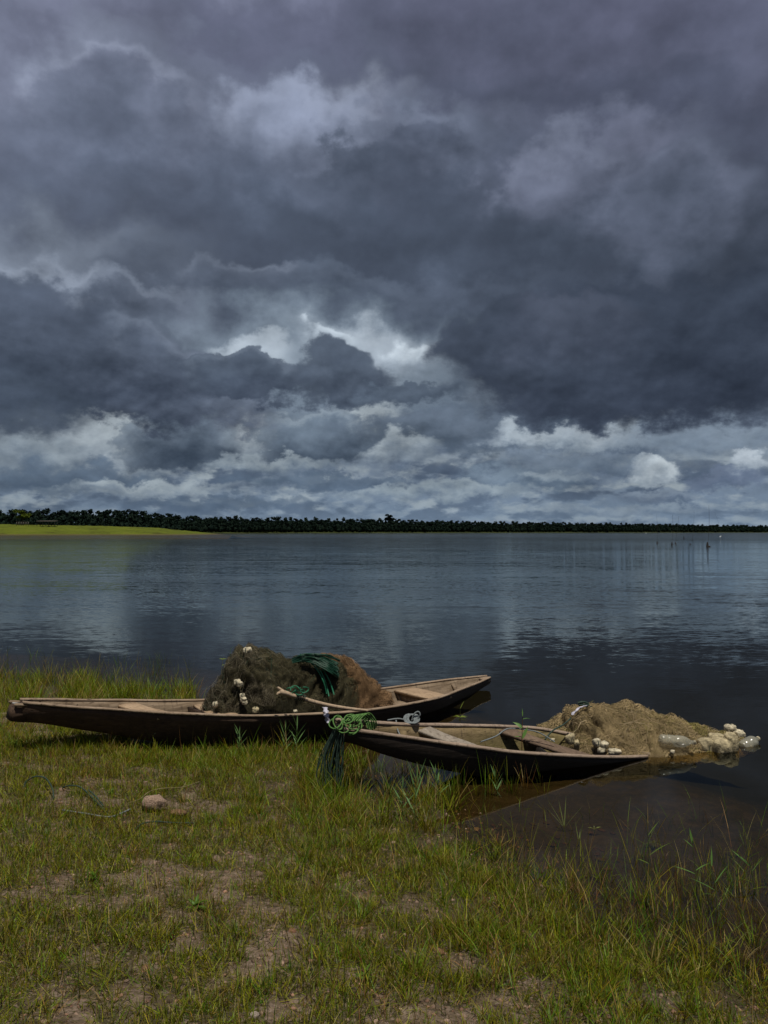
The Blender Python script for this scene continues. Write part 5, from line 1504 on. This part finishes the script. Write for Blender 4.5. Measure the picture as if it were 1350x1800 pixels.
# stones on the bed of the shallows, coated with silt
sb = [stone_mesh(20 + k, 2, .45, [(.42, .33, .13), (.34, .28, .12), (.5, .36, .14)][k % 3]) for k in range(10)]
for me in sb: me.materials.append(M_STONE)
Pb = np.array([unproj(u, v, -.08)[:2] for u, v in zip(R.uniform(800, 1120, 90), R.uniform(1440, 1560, 90))])
Pb, d = finish(Pb, -2, -.05)
for i, p in enumerate(Pb[:60]):
    o = bpy.data.objects.new('stone', sb[(i * 3) % 10]); COL.objects.link(o)
    q = .012 + .02 * R.random() ** 2
    o.location = (p[0], p[1], p[2] + q * .3); o.scale = (q * 1.3, q, q * .8); o.rotation_euler = (0, 0, R.random() * 6.28)
    tag(o, 'ochre stone seen through the shallow water', 'stone', 'stones on the lake bed')

# ------------------------------------------------------------------ cords lying in the grass
def gpt(u, v, up=.0):
    p = unproj(u, v, .2)
    for _ in range(4):
        p = unproj(u, v, ground_h([p.x], [p.y])[0] + up)
    return p
M_DRYSTEM = mat_simple('dry_stem', (.17, .14, .06), .8, 20, .3)
rope('cord', [[gpt(42, 1384, .01), unproj(46, 1374, y=gpt(42, 1384).y), unproj(62, 1365, y=gpt(60, 1386).y), unproj(80, 1368, y=gpt(80, 1388).y), unproj(92, 1386, y=gpt(93, 1402).y), gpt(94, 1404, .01)]], .0052, M_ROPE_BK, 'dark cord arching out of the grass like a half hoop', 'cord')
rope('cord', [[gpt(110, 1385, .02), gpt(122, 1381, .05), gpt(140, 1383, .05), gpt(156, 1396, .03), gpt(172, 1412, .02), gpt(192, 1434, .012)], [gpt(155, 1388, .05), gpt(170, 1402, .04), gpt(182, 1418, .02)]], .0052, M_ROPE_BK, 'dark grey cord snaking over the grass left of the pinkish rock', 'cord')
rope('cord', [[gpt(110, 1424, .012), gpt(150, 1430, .015), gpt(190, 1436, .02), gpt(212, 1430, .02), gpt(230, 1422, .03)]], .0055, M_ROPE_GY, 'thin grey cord lying below the pinkish rock in the grass', 'cord')
rope('straw_stem', [[gpt(222, 1413, .02), gpt(245, 1405, .04), gpt(262, 1392, .07), gpt(285, 1386, .09), gpt(320, 1384, .06), gpt(350, 1374, .03)]], .0032, M_DRYSTEM, 'long pale bent stem arching over the pinkish rock', 'stem')
rope('cord', [[gpt(238, 1458, .01), gpt(250, 1448, .03), gpt(275, 1444, .03), gpt(300, 1446, .02), gpt(345, 1447, .015)]], .005, M_ROPE_BK, 'thin dark cord on the ground a little nearer than the pinkish rock', 'cord')

# ------------------------------------------------------------------ single plants
M_LEAF = mat_grass('plant_leaf', .35)
def leaf_ribbon(base, dirv, L, w, droop, col, K=7, roll=0.0):
    """One leaf: a folded, pointed blade."""
    dirv = Vector(dirv).normalized(); p = Vector(base); V = []
    side = dirv.cross(Vector((0, 0, 1)))
    side = side.normalized() if side.length > .05 else Vector((1, 0, 0))
    side = Matrix.Rotation(roll, 3, dirv) @ side
    for k in range(K):
        t = k / (K - 1); ww = w * (math.sin(math.pi * min(1, .12 + t * .9)) ** .8) * (1 - t ** 4)
        up = side.cross(dirv)
        V += [tuple(p - side * ww * .5 + up * ww * .12), tuple(p), tuple(p + side * ww * .5 + up * ww * .12)]
        dirv = (dirv + Vector((0, 0, -droop / K))).normalized()
        p = p + dirv * L / (K - 1)
    return np.array(V), grid_faces(K, 3)
def plant(name, label, u, v, h, leaves, col, stem_col=None, stem_r=.0028, lean=(0, 0), z=None, cat='plant', group=None, head=None):
    """A single upright plant: a stem and leaf blades, each leaf a part. leaves: (height 0..1, angle, rise, length, width, droop)."""
    if z is None:
        p = gpt(u, v) if v > 1000 else unproj(u, v, 0)
    else:
        p = unproj(u, v, z); 
    zb = ground_h([p.x], [p.y])[0]
    root = empty(name, (p.x, p.y, zb), label, cat, group)
    hs = h + p.z - zb
    cl = np.asarray(col); sc_ = np.asarray(stem_col if stem_col is not None else col)
    top = Vector((lean[0], lean[1], hs)); mid = Vector((lean[0] * .35, lean[1] * .35, hs * .55))
    m = MB(); m.tube([(0, 0, 0), mid, top], [stem_r, stem_r * .8, stem_r * .4], 6, sc_, 10)
    m.build('stem', M_LEAF, root)
    for (t, a, rise, L, w, dr) in leaves:
        b = mid * (t / .55) if t < .55 else mid.lerp(top, (t - .55) / .45)
        d = (math.cos(a) * math.cos(rise), math.sin(a) * math.cos(rise), math.sin(rise))
        Vv, Q = leaf_ribbon(b, d, L, w, dr, cl, roll=rr_.normal() * .4)
        m = MB(); m.add(Vv, Q, None, cl * (.85 + .3 * rr_.random())); m.build('leaf', M_LEAF, root)
    if head:
        m = MB(); m.tube([top, top + Vector((lean[0] * .1, 0, head[0] * .5)), top + Vector((lean[0] * .2, 0, head[0]))], [head[1], head[1] * 1.1, head[1] * .4], 7, head[2], 8)
        m.build('seed_head', M_LEAF, root)
    return root
G1 = (.11, .22, .05); G2 = (.10, .15, .03); G3 = (.14, .17, .05)
plant('willow_herb', 'tall weed with a reddish stem and broad bright green leaves before the sunken canoe', 917, 1362, .50, [(.80, 2.7, .75, .10, .030, .7), (.62, .5, .9, .12, .030, -.3), (.64, 2.9, .3, .075, .022, .6), (.95, .3, .3, .09, .016, .7), (1.0, 1.6, 1.3, .07, .010, .1), (.72, 3.6, .2, .05, .02, .6), (.3, 3.3, .6, .06, .012, .6)], G1, (.16, .075, .035), .0045, (.01, .0))
plant('sedge', 'fan of stiff green sedge blades standing alone in the water', 992, 1463, .03, [(1, a, 1.25 - .28 * abs(k - 2.5) * .55, .19 + .03 * (k % 2), .007, .12) for k, a in enumerate((3.1, 2.7, 1.9, 1.2, .5, .1))], G3, None, .003, (0, 0))
plant('reed', 'tallest thin reed with side leaves rising from the dark water', 1143, 1556, .40, [(.42, .2, .6, .16, .009, .4), (.55, 3.0, .6, .12, .008, .3), (.7, .4, .8, .12, .008, .2), (.95, 2.8, .9, .10, .007, .4), (.3, 2.6, .4, .1, .01, .5)], G2, (.10, .12, .06), .0032, (-.02, 0))
plant('reed', 'thin reed with one upright leaf at its tip, right of the tallest reed', 1226, 1596, .36, [(.96, 2.0, 1.3, .08, .012, .0), (.9, 3.0, .8, .07, .008, .3), (.5, 2.9, .4, .13, .008, .3), (.55, .3, .5, .10, .008, .4)], G1, (.10, .12, .05), .003, (-.025, 0))
plant('reed', 'leafy reed with several spreading blades near the right edge of the water', 1262, 1610, .26, [(.3, .3, .6, .14, .010, .3), (.5, 2.8, .5, .15, .011, .3), (.65, .5, .7, .14, .010, .2), (.8, 2.5, .9, .13, .010, .2), (1, 1.2, 1.2, .10, .009, .2), (.4, 3.6, .5, .12, .009, .5)], G1, (.12, .16, .05), .0032, (-.03, 0))
plant('reed', 'forked reed leaning at the right edge of the photo', 1328, 1580, .30, [(.5, .4, .7, .12, .010, .2), (.6, 2.6, .7, .13, .010, .2), (.75, .2, .5, .10, .010, .3), (.3, 3.0, .4, .12, .010, .4), (1, 2.2, 1.1, .08, .007, .1)], G1, (.10, .13, .05), .003, (-.06, 0))
plant('sedge', 'small pair of upright green blades left of the tallest reed', 1018, 1490, .02, [(1, 2.2, 1.35, .15, .007, .05), (1, .6, 1.3, .17, .007, .1), (1, 1.2, 1.0, .10, .006, .3)], G3, None, .002)
plant('seedling', 'little sprout with two curling yellow-green leaves on the water', 1045, 1470, .045, [(1, .3, .6, .06, .014, .9), (1, 2.9, .6, .05, .012, .9), (.8, 1.4, .9, .04, .010, .5)], G3, None, .002)
plant('water_weed', 'clump of curled olive leaves floating beside the tallest reed', 1150, 1490, .03, [(.9, a, .35, .075, .022, .9) for a in (.2, 1.2, 2.2, 3.2, 4.3, 5.4)], (.10, .12, .035), None, .002)
plant('water_weed', 'ragged olive weed at the waterline by the right edge', 1290, 1506, .03, [(.9, a, .3, .065, .016, .8) for a in (.1, 1.5, 2.9, 4.0, 5.2)], (.085, .085, .03), None, .002)
plant('sprout', 'yellow-green spiky sprout in the water near the tip of the long canoe', 809, 1262, .10, [(.6, a, .5, .09, .012, .9) for a in (.1, .9, 2.3, 3.1, 4.4, 5.6)] + [(1, .6, 1.0, .10, .007, .2)], (.16, .21, .03), (.12, .15, .04), .0025, (.0, 0), z=0)
plant('reed', 'slim stalk with a green leaf standing in the water behind the dark net', 404, 1163, .22, [(.9, .3, .9, .08, .012, .5), (.8, 2.8, .6, .08, .010, .3), (.5, .5, .8, .06, .008, .4)], G1, None, .0035, (.01, 0), z=0)
plant('reed', 'yellowish sprig with small leaves in the water left of the dark net', 389, 1184, .20, [(1, .2, .3, .06, .022, .4), (1, 2.9, .3, .06, .022, .4), (.95, 1.4, .8, .05, .018, .3), (.7, .6, .4, .04, .014, .5)], (.15, .20, .04), (.22, .20, .06), .004, (.02, 0), z=0)
plant('reed', 'bare dark stalk rising from the water behind the long canoe', 333, 1218, .42, [(.8, .4, 1.0, .09, .006, .2), (.5, 2.9, 1.0, .08, .006, .2)], (.06, .08, .03), None, .0035, (-.01, 0), z=0)
plant('reed', 'short dark stalk in the water above the canoe bow', 117, 1183, .20, [(.7, .5, .9, .07, .007, .3)], (.06, .08, .03), None, .003, (.01, 0), z=0)
plant('reed', 'thin stalk with a bent tip in the water far left', 158, 1194, .15, [(.9, 2.8, .5, .07, .008, .4)], (.07, .09, .03), None, .003, (-.015, 0), z=0)
plant('reed', 'tall dark stalk in the water at the left edge of the photo', 14, 1178, .34, [(.8, .4, 1.0, .09, .008, .2), (.6, 2.7, .9, .09, .008, .3)], (.05, .07, .02), None, .004, (-.01, 0), z=0)
plant('cattail', 'grass stalk with a fluffy seed head leaning against the long canoe', 250, 1318, .26, [(.2, 2.6, .8, .10, .008, .4)], (.10, .12, .03), (.12, .12, .05), .0028, (.10, 0), head=(.045, .0065, (.22, .20, .11)))
plant('cattail', 'shorter stalk with a pale seed head and a kinked stem before the long canoe', 262, 1322, .16, [(.3, .4, .8, .12, .009, .3), (.15, 2.9, .6, .10, .009, .4)], (.12, .15, .04), (.14, .15, .06), .003, (.05, 0), head=(.04, .007, (.22, .20, .12)))
for u, v, s, lb in ((498, 1326, 1.0, 'pale green bushy grass shoot before the dark side of the long canoe, below the net'), (420, 1324, .8, 'blue-green grass shoot with drooping blades before the long canoe'), (522, 1322, 1.1, 'tallest green grass shoot before the long canoe near the hanging rope'), (728, 1448, 1.35, 'tall bright green grass shoot in front of the bow of the sunken canoe'), (707, 1440, 1.0, 'slender grass shoot left of the tall bright green one'), (875, 1400, .7, 'upright green grass shoot in the water before the sunken canoe'), (772, 1400, .8, 'thin grass shoot against the black side of the sunken canoe')):
    plant('grass_shoot', lb, u, v, .22 * s, [(.1 + .12 * k, (2.6 if k % 2 else .4) + rr_.normal() * .5, .85 + .05 * k, (.13 + .03 * rr_.random()) * s, .011, .35) for k in range(8)] + [(1, 1.5, 1.4, .09 * s, .008, .1)], (.12, .22, .07), (.10, .17, .05), .003, (.02 * rr_.normal(), 0))
for u, v, n_, s, lb in ((345, 1600, 38, 1.0, 'dark green leafy weed clump on the stony ground'), (165, 1548, 20, .8, 'small bright leafy weed clump near the left edge'), (196, 1396, 18, .8, 'bright green spiky weed among the dark cords'), (640, 1726, 22, .9, 'low green leafy weed near the bottom middle'), (300, 1650, 14, .6, 'yellow-flecked small weed in the middle of the turf')):
    plant('weed', lb, u, v, .03 * s, [(.3 + .7 * rr_.random(), rr_.random() * 6.28, .05 + 1.0 * rr_.random(), (.025 + .05 * rr_.random()) * s, .013 * s, .9) for k in range(n_)], (.075, .145, .014), None, .002)

# ------------------------------------------------------------------ far lake: dead poles, stumps, birds, shelter
M_DARKWOOD = mat_simple('drowned_wood', (.035, .030, .026), .9, 3, .3)
M_WHITE = mat_simple('white_feathers', (.80, .80, .76), .8, 10, .1)
def wpt(u, v): return unproj(u, v, 0)
def pole(u0, v0, u1, v1, label, r=.022):
    p = wpt(u0, v0); q = unproj(u1, v1, y=p.y)
    a = Vector((p.x, p.y, -.6)); m = MB()
    md = p.lerp(q, .55) + Vector((.12, 0, 0))
    m.tube([Vector((0, 0, -.6)), md - p, q - p], [r, r * .75, r * .35], 6, None, 12)
    o = m.build('dead_pole', M_DARKWOOD); o.location = p
    return tag(o, label, 'dead pole', 'drowned poles standing far out in the lake')
pole(1155, 953, 1154, 905, 'thin drowned pole, leftmost of the far group')
pole(1181, 957, 1182, 905, 'drowned pole above the middle dark stump')
pole(1186, 954, 1193, 907, 'slightly leaning drowned pole close to its straighter neighbour', .020)
pole(1217, 949, 1220, 897, 'tall thin drowned pole left of the tallest one')
pole(1244, 958, 1246, 888, 'tallest drowned pole above the biggest dark stump', .026)
mb_ = pole(1271, 947, 1256, 900, 'crooked drowned pole leaning left above the white bird', .020)
def stump(u, v, w_, h_, label):
    p = wpt(u, v); m = MB()
    m.tube([(0, 0, -.5), (0, 0, 0), (.05 * w_, 0, h_ * .6), (.0, 0, h_)], [w_ * .6, w_ * .5, w_ * .36, w_ * .16], 8, None, 10)
    m.tube([(0, 0, .02), (w_ * .8, 0, .10 * h_), (w_ * 1.1, 0, .04)], [w_ * .22, w_ * .14], 6, None, 6)
    o = m.build('stump', M_DARKWOOD); o.location = p
    return tag(o, label, 'stump', 'drowned stumps far out in the lake')
stump(1155, 955, .22, .40, 'small dark stump under the leftmost drowned pole')
stump(1181, 957.5, .24, .42, 'dark pointed stump second from the left in the far group')
stump(1187, 956, .2, .26, 'low dark stump touching the second one')
stump(1202, 946.5, .26, .62, 'dark stump a little farther out than the others')
stump(1213, 957, .16, .2, 'tiniest dark stump between the two taller poles')
stump(1243.5, 961, .36, .62, 'biggest dark stump, nearest of the far group')
def bird(u, v, s, label, standing=True):
    p = wpt(u, v)
    root = empty('egret', p, label, 'bird')
    m = MB(); V, F = ICO[3]
    body = V * (.26, .11, .12); body[:, 2] += V[:, 0] * .06
    m.add(body * s + (0, 0, .42 * s), None, F)
    m.tube([(.2 * s, 0, .48 * s), (.30 * s, 0, .62 * s), (.24 * s, 0, .78 * s), (.31 * s, 0, .88 * s)], [.06 * s, .035 * s, .028 * s, .035 * s], 7, None, 14)
    m.build('body', M_WHITE, root)
    m = MB(); m.tube([(.31 * s, 0, .88 * s), (.46 * s, 0, .85 * s)], [.022 * s, .006 * s], 6); m.build('beak', M_DARKWOOD, root)
    for sy in (-.04, .04):
        m = MB(); m.tube([(0, sy * s, .36 * s), (.02 * s, sy * s, -.1)], .014 * s, 5); m.build('leg', M_DARKWOOD, root)
    root.rotation_euler = (0, 0, .3)
bird(1266, 946, 1.0, 'white egret on the water under the crooked pole')
bird(1135.5, 938.5, 1.3, 'white egret standing far off left of the drowned poles')
M_POST = mat_simple('weathered_post', (.10, .088, .075), .9, 3, .3)
def shelter(u0, u1, vtop, vbase, D, label):
    x0, x1 = (u0 - 675) / 1413 * D, (u1 - 675) / 1413 * D
    zt = z_of(vtop, D); zb = z_of(vbase, D)
    root = empty('shelter', ((x0 + x1) / 2, D, zb), label, 'shelter')
    w2 = (x1 - x0) / 2; hh = zt - zb
    for i, x in enumerate(np.linspace(-w2, w2, 4)):
        for y in (0, 4):
            m = MB(); m.box((x, y, hh / 2 - .5), .22, .22, hh + 1); m.build('post', M_POST, root, False)
    m = MB(); m.box((0, 2, hh - .1), w2 * 2 + .4, 5.0, .22, Matrix.Rotation(.05, 3, 'X')); m.build('roof', M_POST, root, False)
shelter(65, 96, 915.5, 921.5, 440, 'long flat-roofed open shelter on posts on the green peninsula')
def fence(u0, u1, vtop, D, label):
    x0, x1 = (u0 - 675) / 1413 * D, (u1 - 675) / 1413 * D
    zt = z_of(vtop, D)
    root = empty('fence', (x0, D, zt - 1.6), label, 'fence')
    for x in np.linspace(0, x1 - x0, 6):
        m = MB(); m.box((x, 0, .6), .2, .2, 2.0); m.build('post', M_POST, root, False)
    for z in (.8, 1.5):
        m = MB(); m.box(((x1 - x0) / 2, .14, z), x1 - x0, .08, .16); m.build('rail', M_POST, root, False)
fence(29, 50, 917.5, 436, 'low rail fence left of the open shelter on the green peninsula')
